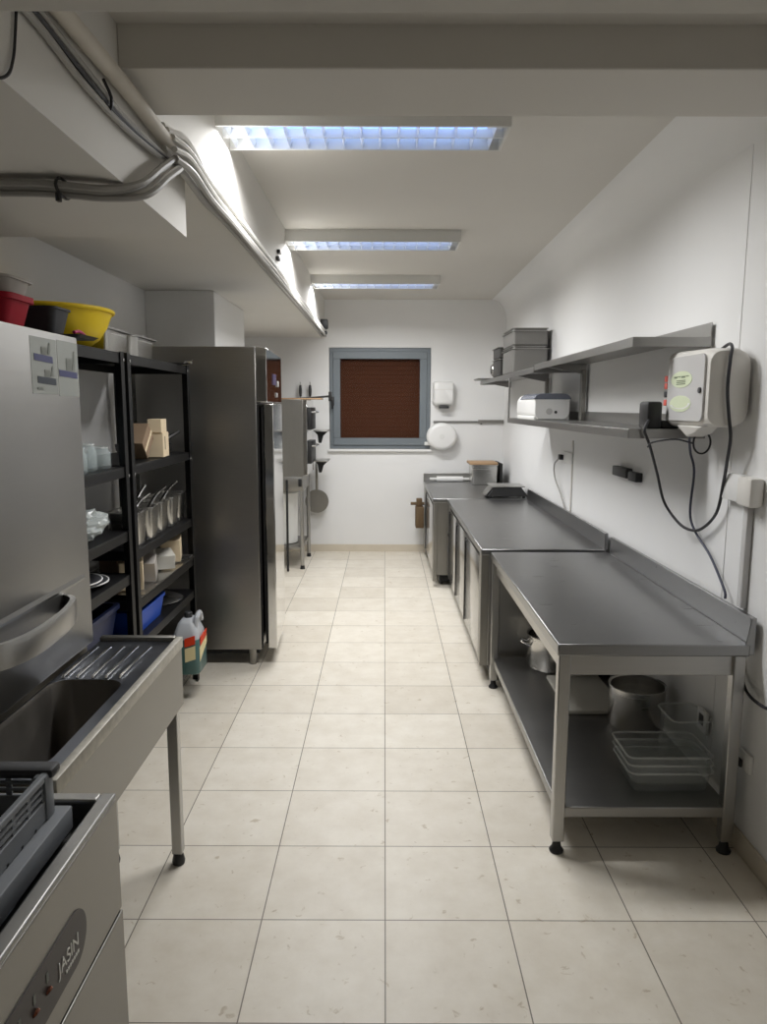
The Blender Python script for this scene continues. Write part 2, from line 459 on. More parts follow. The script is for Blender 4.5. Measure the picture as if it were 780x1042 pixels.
rc = thing('corner_counter', 'steel counter with a bright door standing in the far right corner', 'counter', (.9, 7.6, 0))
part(rc, 'worktop', MB().box(.452, 1.345, 6.72, 8.385, CT - .04, CT), M['steel_top'], .005)
part(rc, 'backsplash', MB().box(.452, 1.345, 8.365, 8.385, CT, CT + .09), M['steel'], .002)
part(rc, 'body', MB().box(.49, 1.34, 6.735, 8.37, .11, CT - .04), M['steel_dull'], .003)
part(rc, 'end_post', MB().box(.462, .50, 6.728, 6.80, .05, CT - .042), M['steel_dull'], .004)
part(rc, 'end_post', MB().box(.462, .49, 8.0, 8.36, .06, CT - .042), M['steel_dull'], .004)
part(rc, 'plinth', MB().box(.53, 1.30, 6.78, 8.34, .04, .11), M['dark'])
dr = part(rc, 'door', MB().box(.462, .489, 6.88, 7.92, .12, CT - .08, .005), M['steel_counter'], label='polished steel door')
part(dr, 'handle', MB().tube([(.458, 7.94, .13), (.458, 7.94, .70), (.458, 7.92, .735), (.458, 7.85, .74)], .004, 8, 5), M['black'])
for lx, ly in ((.55, 6.85), (1.25, 6.85), (.55, 8.28), (1.25, 8.28)):
    part(rc, 'foot', MB().cyl((lx, ly, 0), (lx, ly, .05), .02, n=12), M['black'])

# things on the counters
sc = thing('weighing_scale', 'black weighing scale with steel plate on the counter end below the shelves', 'scale', (1.16, 6.87, CT))
b = MB().loft([[(.965, 6.75, CT + .02), (1.345, 6.75, CT + .02), (1.345, 7.05, CT + .02), (.965, 7.05, CT + .02)],
               [(1.03, 6.77, CT + .10), (1.285, 6.77, CT + .10), (1.285, 7.03, CT + .10), (1.03, 7.03, CT + .10)]])
part(sc, 'housing', b, M['black'], .004)
part(sc, 'weighing_plate', MB().box(1.00, 1.315, 6.755, 7.045, CT + .102, CT + .115, .003), M['steel'], label='steel weighing plate')
rot = Matrix.Rotation(-math.radians(50), 3, 'Y')
part(sc, 'keypad', MB().box(.985 - .05, .985 + .05, 6.79, 7.01, CT + .062 - .004, CT + .062 + .004, rot=rot), M['steel_hood'], .001, label='pale sloping keypad')
for a in (1.0, 1.31):
    for bb in (6.78, 7.02):
        part(sc, 'foot', MB().cyl((a, bb, CT), (a, bb, CT + .022), .014, n=10), M['charcoal'])

st = thing('steel_container', 'tall square steel container standing in the corner of the far counter', 'container', (1.15, 8.05, CT))
c = MB().tub(1.10, 8.07, [(.135, .15, .02, CT), (.14, .155, .02, CT + .005), (.145, .16, .02, CT + .21), (.152, .167, .022, CT + .215), (.152, .167, .022, CT + .221), (.14, .155, .02, CT + .221), (.135, .15, .02, CT + .01)])
part(st, 'body', c, M['steel_pot'])
solo('cutting_board', MB().box(.93, 1.235, 7.9, 8.22, CT + .223, CT + .25, .006), M['wood'], 'thick wooden board lying on the square steel container', 'cutting board', (1.08, 8.05, CT + .223))
solo('tray', MB().box(1.262, 1.282, 7.86, 8.3, CT, CT + .24, .003), M['black_metal'], 'dark tray standing upright beside the square steel container in the corner', 'tray', (1.31, 8.1, CT))
r = thing('paper_roll', 'long white roll lying along the back edge of the corner counter', 'roll', (.74, 8.3, CT))
part(r, 'roll', MB().cyl((.60, 8.30, CT + .03), (.90, 8.30, CT + .03), .03, n=20), M['white'])
part(r, 'core', MB().cyl((.52, 8.30, CT + .03), (1.0, 8.30, CT + .03), .016, n=14), M['white_soft'])
# wooden brush hung from counter front
br = thing('hand_brush', 'brown wooden brush hanging at the end of the corner counter near the window wall', 'brush', (.42, 8.2, .5))
part(br, 'handle', MB().cyl((.30, 8.2, .60), (.455, 8.2, .60), .018, n=10).box(.365, .43, 8.16, 8.24, .57, .66, .008), M['wood_brown'])
part(br, 'bristle_block', MB().box(.355, .448, 8.10, 8.30, .33, .57, .01), M['wood_brown'])

# ------------------------------------------------------------------ things under the table
U = .19
def pot(name, label, x, y, z, r, h, mat, handles=True):
    t = thing(name, label, 'pot', (x, y, z))
    part(t, 'body', MB().lathe(x, y, [(r * .94, z), (r, z + .012), (r, z + h), (r + .006, z + h + .003), (r + .004, z + h + .006), (r - .006, z + h), (r - .006, z + .015), (r * .9, z + .008)], 40), mat, smooth=50)
    if handles:
        for s in (-1, 1):
            for q in (0,):
                part(t, 'handle', MB().tube([(x + s * (r - .002), y - .045, z + h - .05), (x + s * (r + .035), y - .04, z + h - .035), (x + s * (r + .045), y, z + h - .03), (x + s * (r + .035), y + .04, z + h - .035), (x + s * (r - .002), y + .045, z + h - .05)], .006, 8, 4), M['chrome'])
    return t
pot('stock_pot', 'shiny steel cooking pot with loop handles at the far end of the table undershelf', .985, 4.09, U, .145, .19, M['steel_pot'])
pot('stock_pot', 'large open steel pot with rounded sides behind the clear containers under the table', 1.205, 3.30, U, .128, .195, M['steel_pot'], False)
cb = MB().box(.905, 1.195, 3.40, 3.88, U + .001, U + .024, .008)
solo('cutting_board', cb, M['board'], 'pale grey plastic board lying flat on the undershelf of the work table', 'cutting board', (1.05, 3.64, U))
solo('storage_crate', MB().box(.985, 1.27, 3.905, 3.93, U, U + .28, .006), M['black'], 'black panel standing behind the pale board beneath the table', 'panel', (1.15, 3.97, U))

def clear_tub(label, x, y, z, hx, hy, h, r, taper=.82):
    t = thing('plastic_container', label, 'container', (x, y, z))
    part(t, 'body', MB().tub(x, y, [(hx * taper, hy * taper, r * .8, z), (hx * taper + .004, hy * taper + .004, r * .8, z + .004), (hx - .012, hy - .012, r, z + h - .012), (hx - .004, hy - .004, r, z + h - .010), (hx - .008, hy - .008, r, z + h - .011), (hx - .016, hy - .016, r, z + h - .014), (hx * taper, hy * taper, r * .8, z + .006)]), M['plastic_clear'], smooth=40)
    part(t, 'rim', MB().tube([(x + a, y + b, z + h - .006) for a, b in rrect(hx - .004, hy - .004, r, 4)], .0045, 6, 1, True), M['plastic_rim'])
    return t
clear_tub('tall clear plastic container with rounded corners standing behind the low clear tubs', 1.275, 2.93, U, .088, .10, .225, .035, .86)
for k, lab in enumerate(('low clear plastic tub at the bottom of the nested stack under the table', 'low clear plastic tub in the middle of the nested stack under the table', 'low clear plastic tub on top of the nested stack under the table')):
    clear_tub(lab, 1.13 - .004 * k, 2.775, U + .033 * k, .172, .12, .09, .03)['group'] = 'nested clear tubs'

# ------------------------------------------------------------------ wall shelves, right
def upright(mb, y, z0, z1): mb.box(1.338, 1.356, y - .02, y + .02, z0, z1)
def make_shelf(label, y0, y1, z, ups, bracket_y, br=.03):
    t = thing('wall_shelf', label, 'shelf', (1.2, (y0 + y1) / 2, z))
    s = MB().box(1.03, 1.356, y0, y1, z + .035, z + .04).box(1.03, 1.034, y0, y1, z, z + .036).box(1.03, 1.356, y0, y0 + .004, z, z + .036).box(1.03, 1.356, y1 - .004, y1, z, z + .036)
    part(t, 'board', s, M['steel_shelf'], .001)
    part(t, 'upstand', MB().box(1.352, 1.356, y0, y1, z + .04, z + .10), M['steel_shelf'], .001)
    for yb in bracket_y:
        part(t, 'bracket', MB().prism([(1.355, yb - .012, z + .034), (1.06, yb - .012, z + .034), (1.06, yb - .012, z + .022), (1.338, yb - .012, z - br), (1.355, yb - .012, z - br)], (0, .024, 0)), M['steel_shelf'], .002)
    return t
make_shelf('upper steel wall shelf, near half, ending above the hand dryer', 3.09, 5.10, 1.94, None, (4.98,))
make_shelf('upper steel wall shelf, far half, carrying the stacked trays', 5.115, 7.95, 1.925, None, (6.1, 7.90))
ls = make_shelf('lower steel wall shelf carrying the white towel dispenser', 3.09, 6.14, 1.56, None, (4.98, 6.10), .005)
pp = part(ls, 'post', MB().box(1.03, 1.04, 6.10, 6.135, 1.60, 1.925), M['steel_shelf'], .001)
for y in (4.98, 6.085):
    part(ls, 'post', MB().box(1.325, 1.352, y - .03, y + .03, 1.60, 1.938 if y < 5.5 else 1.923), M['steel_dull'], .002)
solo('wall_rail', MB().box(.56, 1.07, YB - .018, YB, 1.508, 1.530).box(.60, .63, YB - .012, YB, 1.50, 1.508), M['steel_shelf'], 'thin steel rail screwed to the back wall under the small dispenser', 'rail', (.8, YB - .01, 1.51), bevel=.001)
solo('wall_rail', MB().box(1.075, 1.365, YB - .028, YB, 1.506, 1.542).box(1.10, 1.12, YB - .02, YB, 1.49, 1.506), M['steel_dull'], 'thicker dark steel rail in the back corner continuing the thin one', 'rail', (1.2, YB - .01, 1.51), bevel=.001)

# stacked trays on the upper shelf
SZ = 1.925 + .04
def gn_pan(label, x, y, z, hx, hy, h, mat, group, name='steel_pan'):
    t = thing(name, label, 'pan', (x, y, z), group)
    part(t, 'body', MB().tub(x, y, [(hx - .025, hy - .025, .02, z), (hx - .012, hy - .012, .025, z + .01), (hx - .012, hy - .012, .025, z + h - .004), (hx - .016, hy - .016, .025, z + h - .004), (hx - .02, hy - .02, .02, z + .012)]), mat)
    part(t, 'rim', MB().tub(x, y, [(hx, hy, .025, z + h - .005), (hx, hy, .025, z + h), (hx - .016, hy - .016, .025, z + h), (hx - .016, hy - .016, .025, z + h - .005)], cap0=False, cap1=False), M['steel'])
    return t
zz = SZ
gn_pan('deep steel pan at the bottom of the tall stack on the upper shelf', 1.19, 6.32, zz, .158, .26, .20, M['pan_grey'], 'stacked pans on the upper shelf')
gn_pan('deep steel pan nested second in the tall stack on the upper shelf', 1.19, 6.32, zz + .02, .148, .25, .20, M['pan_grey'], 'stacked pans on the upper shelf')
gn_pan('deep steel pan third in the tall stack, above the middle rim, on the upper shelf', 1.19, 6.32, zz + .222, .158, .26, .12, M['pan_grey'], 'stacked pans on the upper shelf')
gn_pan('deep steel pan on top of the tall stack on the upper shelf', 1.19, 6.32, zz + .245, .148, .25, .12, M['pan_grey'], 'stacked pans on the upper shelf')
gn_pan('dark pan lowest in the shorter stack behind the tall pan stack', 1.18, 6.95, zz, .15, .2, .16, M['pan_dark'], 'shorter pan stack on the upper shelf')
gn_pan('dark pan highest in the shorter stack behind the tall pan stack', 1.18, 6.95, zz + .165, .15, .2, .10, M['pan_dark'], 'shorter pan stack on the upper shelf')
bw = thing('steel_bowl', 'small steel bowl lying on its side at the far end of the upper shelf', 'bowl', (1.12, 7.45, SZ))
bl = MB(); n = 24
prof = [(.0, .0), (.05, .005), (.075, .03), (.085, .07), (.09, .07), (.08, .03), (.052, -.002), (0.0, -.006)]
bl.loft([[(1.12 - .05 + zq, 7.40 + max(rq, .0005) * math.cos(2 * PI * k / n), SZ + .091 + max(rq, .0005) * math.sin(2 * PI * k / n)) for k in range(n)] for rq, zq in prof])
part(bw, 'body', bl, M['steel_pot'])
part(bw, 'foot_ring', MB().cyl((1.062, 7.40, SZ + .091), (1.070, 7.40, SZ + .091), .04, n=20), M['black'], label='dark base')
solo('flat_tray', MB().tub(1.10, 7.72, [(.14, .18, .02, SZ), (.15, .19, .02, SZ + .015), (.146, .186, .02, SZ + .015), (.136, .176, .02, SZ + .004)]), M['steel_dull'], 'flat steel tray at the far tip of the upper shelf', 'tray', (1.1, 7.72, SZ))

# towel dispenser lying on lower shelf
LZ = 1.60
td = thing('towel_dispenser', 'white rounded towel dispenser with smoky blue top on the lower shelf', 'dispenser', (1.17, 5.5, LZ))
def rr2(y, hx, z0, z1, r, cx):
    return [(cx + a, y, (z0 + z1) / 2 + b) for a, b in rrect(hx, (z1 - z0) / 2, r, 6)]
part(td, 'body', MB().loft([rr2(5.17, .128, LZ, LZ + .18, .05, 1.175), rr2(5.15, .118, LZ + .008, LZ + .172, .045, 1.175)][::-1] + [rr2(5.78, .132, LZ, LZ + .18, .06, 1.175), rr2(5.82, .11, LZ + .015, LZ + .16, .05, 1.175)]), M['white'], smooth=50)
cvx = MB()
arc = [(1.175 + .137 * math.cos(a) , LZ + .10 + .088 * math.sin(a)) for a in [PI * k / 14 for k in range(15)]]
pr = [(x, 5.138, z) for x, z in arc] + [(x2, 5.138, z2) for x2, z2 in [(1.04, LZ + .13), (1.31, LZ + .13)]]
top = [(1.175 + a, LZ + .09 + b) for a, b in rrect(.134, .095, .055, 6) if b > .045]
cvx.prism([(x, 5.143, z) for x, z in top], (0, .52, 0))
part(td, 'cover', cvx, M['smoke'], .004, label='smoky blue translucent cover')
part(td, 'lock', MB().cyl((1.20, 5.151, LZ + .055), (1.20, 5.143, LZ + .055), .010, n=12), M['black'], label='black lock')
part(td, 'emblem', MB().cyl((1.155, 5.151, LZ + .06), (1.155, 5.146, LZ + .06), .022, n=20), M['dispenser_face'], label='faint grey oval emblem')
part(td, 'base', MB().box(1.05, 1.30, 5.16, 5.80, LZ - .001 + .001, LZ + .03, .008), M['white_soft'])

# small paper towel dispenser and round lid on the back wall
pd = thing('soap_dispenser', 'small white dispenser on the back wall right of the window', 'dispenser', (.67, YB, 1.7))
part(pd, 'body', MB().loft([[(.668 + a, YB - .002, 1.84 + b) for a, b in rrect(.122, .14, .04, 6)], [(.668 + a, YB - .09, 1.84 + b) for a, b in rrect(.118, .135, .05, 6)], [(.668 + a, YB - .12, 1.845 + b) for a, b in rrect(.10, .11, .05, 6)]]), M['white'], smooth=50)
part(pd, 'spout', MB().box(.62, .73, YB - .115, YB - .02, 1.672, 1.70, .006), M['charcoal'], label='dark outlet slot')
part(pd, 'lid', MB().box(.557, .779, YB - .123, YB - .08, 1.88, 1.885, .002), M['dispenser'])
rd = thing('roll_dispenser', 'round white drum dispenser on the back wall below the thin rail', 'dispenser', (.66, YB, 1.34))
dsk = MB()
def disc_loop(y, r): return [(.655 + r * 1.12 * math.cos(2 * PI * k / 36), y, 1.355 + r * math.sin(2 * PI * k / 36)) for k in range(36)]
dsk.loft([disc_loop(YB - .002, .155), disc_loop(YB - .09, .155), disc_loop(YB - .115, .14), disc_loop(YB - .12, .11)])
part(rd, 'drum', dsk, M['white'], smooth=50)
part(rd, 'hub', MB().cyl((.655, YB - .119, 1.355), (.655, YB - .126, 1.355), .03, n=20), M['white_soft'])
part(rd, 'tab', MB().box(.46, .53, YB - .05, YB - .003, 1.25, 1.29, .006), M['white_soft'])

# ------------------------------------------------------------------ hand dryer on right wall
hd = thing('hand_dryer', 'white hand dryer with two green stickers mounted on the right wall', 'hand dryer', (1.3, 2.95, 1.6))
def hsec(y, x0, z0, z1, r):
    hx = (1.357 - x0) / 2; cx = (1.357 + x0) / 2
    pts = rrect(hx, (z1 - z0) / 2, r, 5)
    return [(cx + a, y, (z0 + z1) / 2 + b) for a, b in pts]
body = MB().loft([hsec(2.745, 1.225, 1.635, 1.885, .045), hsec(2.752, 1.210, 1.622, 1.90, .045), hsec(2.80, 1.204, 1.615, 1.912, .035), hsec(3.13, 1.20, 1.612, 1.92, .035), hsec(3.17, 1.215, 1.62, 1.91, .05), hsec(3.185, 1.24, 1.64, 1.89, .05)])
part(hd, 'casing', body, M['dispenser'], smooth=50)
nz = MB().prism([(1.206, 3.03, 1.618), (1.206, 2.79, 1.618), (1.222, 2.88, 1.588), (1.222, 2.96, 1.572)], (.07, 0, 0))
part(hd, 'air_outlet', nz, M['dispenser'], .006, label='pointed outlet below the casing')
part(hd, 'front_plate', MB().loft([[(1.1985, 2.95 + a, 1.765 + b) for a, b in rrect(.175, .128, .03, 5)], [(1.207, 2.95 + a, 1.765 + b) for a, b in rrect(.175, .128, .03, 5)]]), M['dispenser_face'], .001, label='grey front plate')
def oval(mb, x, y, z, ry, rz, a0=0, a1=2 * PI, n=28, t=.0012):
    mb.prism([(x, y + ry * math.cos(a0 + (a1 - a0) * k / n), z + rz * math.sin(a0 + (a1 - a0) * k / n)) for k in range(n)], (t, 0, 0))
for zc, nm in ((1.802, 'upper'), (1.705, 'lower')):
    o = MB(); oval(o, 1.1972, 2.985, zc, .105, .033)
    sp = part(hd, 'sticker', o, M['sticker_green'], label='pale green oval sticker')
    if nm == 'upper':
        o = MB()
        for k, (dy, w_) in enumerate(((.055, .03), (.018, .032), (-.022, .034), (-.060, .03))):
            o.box(1.1962, 1.1972, 2.985 + dy - w_ / 2, 2.985 + dy + w_ / 2, zc + .006 + .004 * (k % 2), zc + .013)
        for k in range(3): o.box(1.1962, 1.1972, 2.94, 3.03, zc - .006 - .007 * k, zc - .003 - .007 * k)
        part(sp, 'printed_lines', o, M['ink'])
    else:
        o = MB()
        for k in range(14):
            a = PI + PI * .9 * k / 13
            o.box(1.1962, 1.1972, 2.985 + .09 * math.cos(a) - .009, 2.985 + .09 * math.cos(a) + .009, zc + .020 * math.sin(a) - .002, zc + .020 * math.sin(a) + .002)
        part(sp, 'printed_arc', o, M['white'])
part(hd, 'push_button', MB().cyl((1.199, 2.80, 1.755), (1.192, 2.80, 1.755), .011, n=14), M['charcoal'], label='dark round sensor')
for k, zc in enumerate((1.81, 1.78, 1.745, 1.71)):
    part(hd, 'badge', MB().box(1.197, 1.2035, 3.132, 3.162, zc - .013, zc + .013, .003), M['redled'] if k != 2 else M['charcoal'], label='small red badge on the edge' if k != 2 else 'small dark badge on the edge')
# cables of the dryer
solo('power_cable', MB().tube([(1.335, 2.95, 1.918), (1.31, 2.83, 1.93), (1.285, 2.75, 1.91), (1.272, 2.73, 1.87), (1.268, 2.728, 1.76), (1.28, 2.728, 1.66), (1.295, 2.735, 1.58), (1.31, 2.78, 1.49), (1.33, 2.84, 1.40), (1.338, 2.90, 1.27), (1.335, 3.02, 1.185), (1.325, 3.12, 1.165), (1.30, 3.19, 1.19), (1.26, 3.25, 1.27), (1.20, 3.19, 1.40), (1.12, 3.08, 1.53), (1.09, 3.065, 1.59), (1.10, 3.075, 1.62), (1.115, 3.094, 1.635)], .0062, 8, 6), M['cable_k'], 'black power cable hanging in a big loop from the hand dryer', 'cable', (1.3, 2.9, 1.5))
solo('mains_cable', MB().tube([(1.25, 3.0, 1.585), (1.31, 3.12, 1.50), (1.34, 3.14, 1.415), (1.342, 3.16, 1.24), (1.342, 3.10, 1.163), (1.342, 2.936, 1.085), (1.343, 2.80, .98), (1.343, 2.785, .945)], .0052, 8, 6), M['cable_b'], 'thin bluish black cable running down from the dryer to the table backsplash', 'cable', (1.34, 3.0, 1.2))
solo('coiled_cable', MB().tube([(1.30 + .035 * math.cos(a), 2.99, 1.548 + .045 * math.sin(a)) for a in [2 * PI * k / 12 for k in range(12)]], .004, 6, 3, True).tube([(1.265, 2.99, 1.545), (1.20, 3.02, 1.56), (1.12, 3.05, 1.545), (1.10, 3.05, 1.525)], .004, 6, 5), M['cable_k'], 'small coil of black cable under the lower shelf end', 'cable', (1.3, 2.99, 1.55))
pa = thing('power_adapter', 'black power adapter standing on the near end of the lower shelf', 'adapter', (1.13, 3.15, LZ))
part(pa, 'housing', MB().box(1.11, 1.175, 3.10, 3.21, LZ, LZ + .115, .012), M['black'])
part(pa, 'plug', MB().box(1.176, 1.255, 3.11, 3.18, LZ, LZ + .035, .008), M['black'])
# wall fixtures right
sk = thing('wall_socket', 'white socket box with grey plug on the right wall above the table backsplash', 'socket', (1.35, 2.75, 1.36))
part(sk, 'back_box', MB().box(1.335, 1.356, 2.71, 2.865, 1.335, 1.44, .006), M['white'])
part(sk, 'plug', MB().box(1.315, 1.369, 2.60, 2.705, 1.33, 1.438, .012), M['dispenser'], label='grey plug block')
solo('cable_conduit', MB().box(1.345, 1.369, 2.665, 2.70, .94, 1.328, .004), M['dispenser_face'], 'grey plastic conduit running down from the white socket to the table', 'conduit', (1.36, 2.68, .94))
bf = thing('wall_bracket', 'small black two piece fixture on the right wall between shelf and table', 'wall fixture', (1.35, 4.05, 1.3))
part(bf, 'long_block', MB().box(1.33, 1.369, 4.00, 4.24, 1.30, 1.355, .006), M['black'])
part(bf, 'short_block', MB().box(1.33, 1.369, 3.84, 3.965, 1.295, 1.345, .006), M['black'])
so = thing('wall_socket', 'white socket with a black plug on the right wall under the far shelf', 'socket', (1.36, 5.45, 1.32))
part(so, 'plate', MB().box(1.355, 1.369, 5.27, 5.55, 1.28, 1.36, .004), M['white_soft'])
part(so, 'plug', MB().box(1.325, 1.354, 5.50, 5.56, 1.295, 1.335, .006), M['black'], label='black plug')
solo('hanging_cord', MB().tube([(1.33, 5.55, 1.30), (1.325, 5.66, 1.25), (1.33, 5.66, 1.15), (1.345, 5.50, 1.03), (1.36, 5.38, .90), (1.36, 5.34, .86)], .006, 8, 6), M['cable_g'], 'grey cord hanging from the far socket with a black plug', 'cable', (1.34, 5.5, 1.1))
solo('cable_conduit', MB().box(1.358, 1.369, 5.27, 5.29, .86, 1.278, .003).box(1.358, 1.369, 5.27, 5.29, 1.362, 1.45, .003), M['dispenser'], 'thin white trunking above and below the far wall socket', 'conduit', (1.36, 5.28, .9))
sl = thing('wall_socket', 'white socket low on the right wall seen beneath the work table', 'socket', (1.365, 2.83, .38))
part(sl, 'plate', MB().box(1.342, 1.355, 2.87, 2.96, .335, .43, .004), M['white_soft'])
part(sl, 'insert', MB().box(1.339, 1.342, 2.895, 2.935, .365, .41, .001), M['charcoal'], label='dark socket insert')
s2 = thing('wall_socket', 'small surface socket low on the wall right of the table leg', 'socket', (1.365, 2.6, .36))
part(s2, 'plate', MB().box(1.355, 1.369, 2.53, 2.62, .34, .41, .004), M['white_soft'])
part(s2, 'insert', MB().box(1.344, 1.355, 2.58, 2.615, .345, .375, .003), M['black'], label='black plug stub')
solo('loose_cable', MB().tube([(1.362, 2.66, .72), (1.35, 2.61, .665), (1.345, 2.54, .64), (1.35, 2.42, .645), (1.362, 2.30, .70)], .006, 8, 6), M['cable_k'], 'black cable sagging along the right wall beside the table leg', 'cable', (1.36, 2.5, .65))

# ------------------------------------------------------------------ left: upright fridge
FX1 = -.80
fr = thing('upright_fridge', 'tall stainless steel upright fridge with a door slightly open', 'fridge', (-1.16, 4.93, 0))
part(fr, 'body', MB().box(-1.55, FX1, 4.585, 5.265, .11, 2.055), M['steel_fridge'], .004)
part(fr, 'control_fascia', MB().loft([[(-.80, 4.585, 1.715), (-.80, 5.265, 1.715), (-.80, 5.265, 2.055), (-.80, 4.585, 2.055)], [(-.735, 4.60, 1.715), (-.735, 5.25, 1.715), (-.735, 5.25, 2.03), (-.735, 4.60, 2.05)]]), M['steel_door'], .004)
fp = part(fr, 'display', MB().box(-.7345, -.731, 4.84, 4.98, 1.83, 1.90), M['violet'], label='small violet badge')
part(fr, 'switch', MB().box(-.7345, -.728, 5.02, 5.08, 1.82, 1.86, .002).box(-.7345, -.728, 4.98, 5.02, 1.75, 1.78, .002), M['cable_g'])
ang = math.radians(3.2)
def rotd(px, py):  # hinge at far edge
    hx, hy = -.755, 5.255
    dx, dy = px - hx, py - hy
    return hx + dx * math.cos(ang) - dy * math.sin(ang), hy + dx * math.sin(ang) + dy * math.cos(ang)
def pbox(x0, x1, y0, y1, z0, z1):
    p = [rotd(x0, y0), rotd(x1, y0), rotd(x1, y1), rotd(x0, y1)]
    return MB().prism([(a, b, z0) for a, b in p], (0, 0, z1 - z0))
dd = part(fr, 'door', pbox(-.795, -.735, 4.60, 5.25, .115, 1.705), M['steel_door'], .006, label='mirror bright steel door slightly ajar')
part(dd, 'gasket', pbox(-.812, -.796, 4.625, 5.235, .14, 1.685), M['dark'], label='dark rubber gasket')
part(dd, 'hinge', MB().box(-.80, -.775, 4.588, 4.62, 1.706, 1.714), M['black'])
part(dd, 'keyhole', MB().cyl((-.717, 4.66, .62), (-.700, 4.66, .62), .008, n=10), M['chrome'])
part(fr, 'frame_strip', MB().box(-.80, -.790, 4.588, 4.62, .12, 1.70), M['dark'], label='dark gap along the door')
part(fr, 'base_strip', MB().box(-1.5, -.82, 4.62, 5.23, .075, .11), M['dark'])
for lx, ly in ((-.865, 4.63), (-1.48, 4.63), (-.865, 5.2), (-1.48, 5.2)):
    part(fr, 'leg', MB().cyl((lx, ly, 0), (lx, ly, .11), .022, .03, n=14), M['steel_dull'])

# ------------------------------------------------------------------ oven stand in the far left
ov = thing('deck_oven', 'steel two deck oven on an open stand left of the window', 'oven', (-1.1, 7.7, 0))
part(ov, 'body', MB().box(-1.45, -.83, 7.45, 8.15, .98, 1.76), M['steel_dull'], .004)
part(ov, 'front_panel', MB().box(-.83, -.79, 7.46, 8.14, .985, 1.755), M['steel_door'], .004)
for z0 in (1.10, 1.45):
    d = part(ov, 'door', MB().box(-.79, -.755, 7.53, 8.02, z0, z0 + .23, .004), M['black'], label='dark oven door')
    part(d, 'handle', MB().tube([(-.755, 7.60, z0 + .18), (-.72, 7.60, z0 + .18), (-.72, 7.95, z0 + .18), (-.755, 7.95, z0 + .18)], .010, 8, 1), M['steel'])
for z0 in (1.115, 1.435):
    b = part(ov, 'tray_shelf', MB().box(-.752, -.60, 7.75, 8.06, z0 - .01, z0 + .004, .002), M['steel'])
    part(b, 'bracket', MB().prism([(-.755, 7.86, z0 - .011), (-.61, 7.86, z0 - .011), (-.66, 7.86, z0 - .06), (-.68, 7.86, z0 - .135), (-.71, 7.86, z0 - .135), (-.72, 7.86, z0 - .05)], (0, .03, 0)), M['black'], .003, label='black bracket')
stn = part(ov, 'stand', MB().box(-1.44, -.84, 7.46, 8.14, .82, .979, .003), M['steel_dull'])
part(stn, 'switch', MB().box(-.885, -.85, 7.445, 7.459, .87, .95, .003), M['black'], label='black switch')
part(stn, 'lower_shelf', MB().box(-1.43, -.85, 7.47, 8.13, .21, .235, .002), M['steel_dull'])
for lx, ly in ((-.855, 7.47), (-.855, 8.12), (-1.425, 7.47), (-1.425, 8.12)):
    lg = part(ov, 'leg', MB().cyl((lx, ly, .04), (lx, ly, .82), .021, n=14), M['steel_v'])
    part(lg, 'foot', MB().cyl((lx, ly, 0), (lx, ly, .045), .026, .02, n=12), M['black'])
solo('storage_drum', MB().lathe(-1.10, 7.75, [(.15, .237), (.165, .245), (.175, .76), (.18, .78), (.165, .80), (.05, .805)], 28), M['trash'], 'white plastic drum standing on the lower shelf of the oven stand', 'drum', (-1.1, 7.75, .237))
solo('leaning_pole', MB().tube([(-.985, 7.30, .012), (-.99, 7.34, .45), (-1.0, 7.43, .94)], .012, 8, 6), M['black_metal'], 'black pole leaning against the near side of the oven stand', 'pole', (-.985, 7.3, 0))
pe = thing('pizza_peel', 'round grey metal peel hanging behind the oven stand legs', 'peel', (-.78, 8.3, .6))
part(pe, 'blade', MB().cyl((-.775, 8.30, .61), (-.775, 8.306, .61), .135, n=36), M['steel_dull'])
part(pe, 'handle', MB().box(-.79, -.76, 8.298, 8.308, .74, 1.05, .003), M['steel_dull'])
part(pe, 'hook', MB().tube([(-.775, 8.295, 1.03), (-.775, 8.30, 1.055), (-.775, 8.36, 1.06), (-.775, 8.419, 1.06)], .004, 6, 4), M['steel'])
solo('oven_peel', MB().tube([(-1.35, 8.0, 1.752 + .015), (-.95, 8.0, 1.772), (-.60, 8.02, 1.80)], .011, 8, 3).box(-.61, -.575, 8.0, 8.04, 1.745, 1.85, .008), M['black_metal'], 'long black rod lying across the oven top towards the window handle', 'rod', (-1.0, 8.0, 1.762))
solo('wooden_plank', MB().box(-1.2, -.66, 7.62, 7.90, 1.762, 1.776, .002), M['wood'], 'thin pale wooden plank overhanging the oven top', 'plank', (-.9, 7.75, 1.762))
for xx, lab in ((-.955, 'left'), (-.845, 'right')):
    t = thing('peel_handle', 'black upright tool handle standing over the oven, %s of the two' % lab, 'tool', (xx, 8.36, 1.7), 'tool handles above the oven')
    part(t, 'grip', MB().tube([(xx, 8.36, 1.80), (xx, 8.36, 1.93)], lambda q: .012 + .006 * math.sin(PI * q), 10, 6), M['black'])
    part(t, 'shaft', MB().cyl((xx, 8.36, 1.1), (xx, 8.36, 1.80), .007, n=8), M['steel_dull'])
    part(t, 'hanging_tip', MB().cyl((xx, 8.36, 1.93), (xx, 8.36, 1.965), .005, n=8).cyl((xx, 8.36, 1.955), (xx, 8.418, 1.955), .004, n=6), M['steel'])

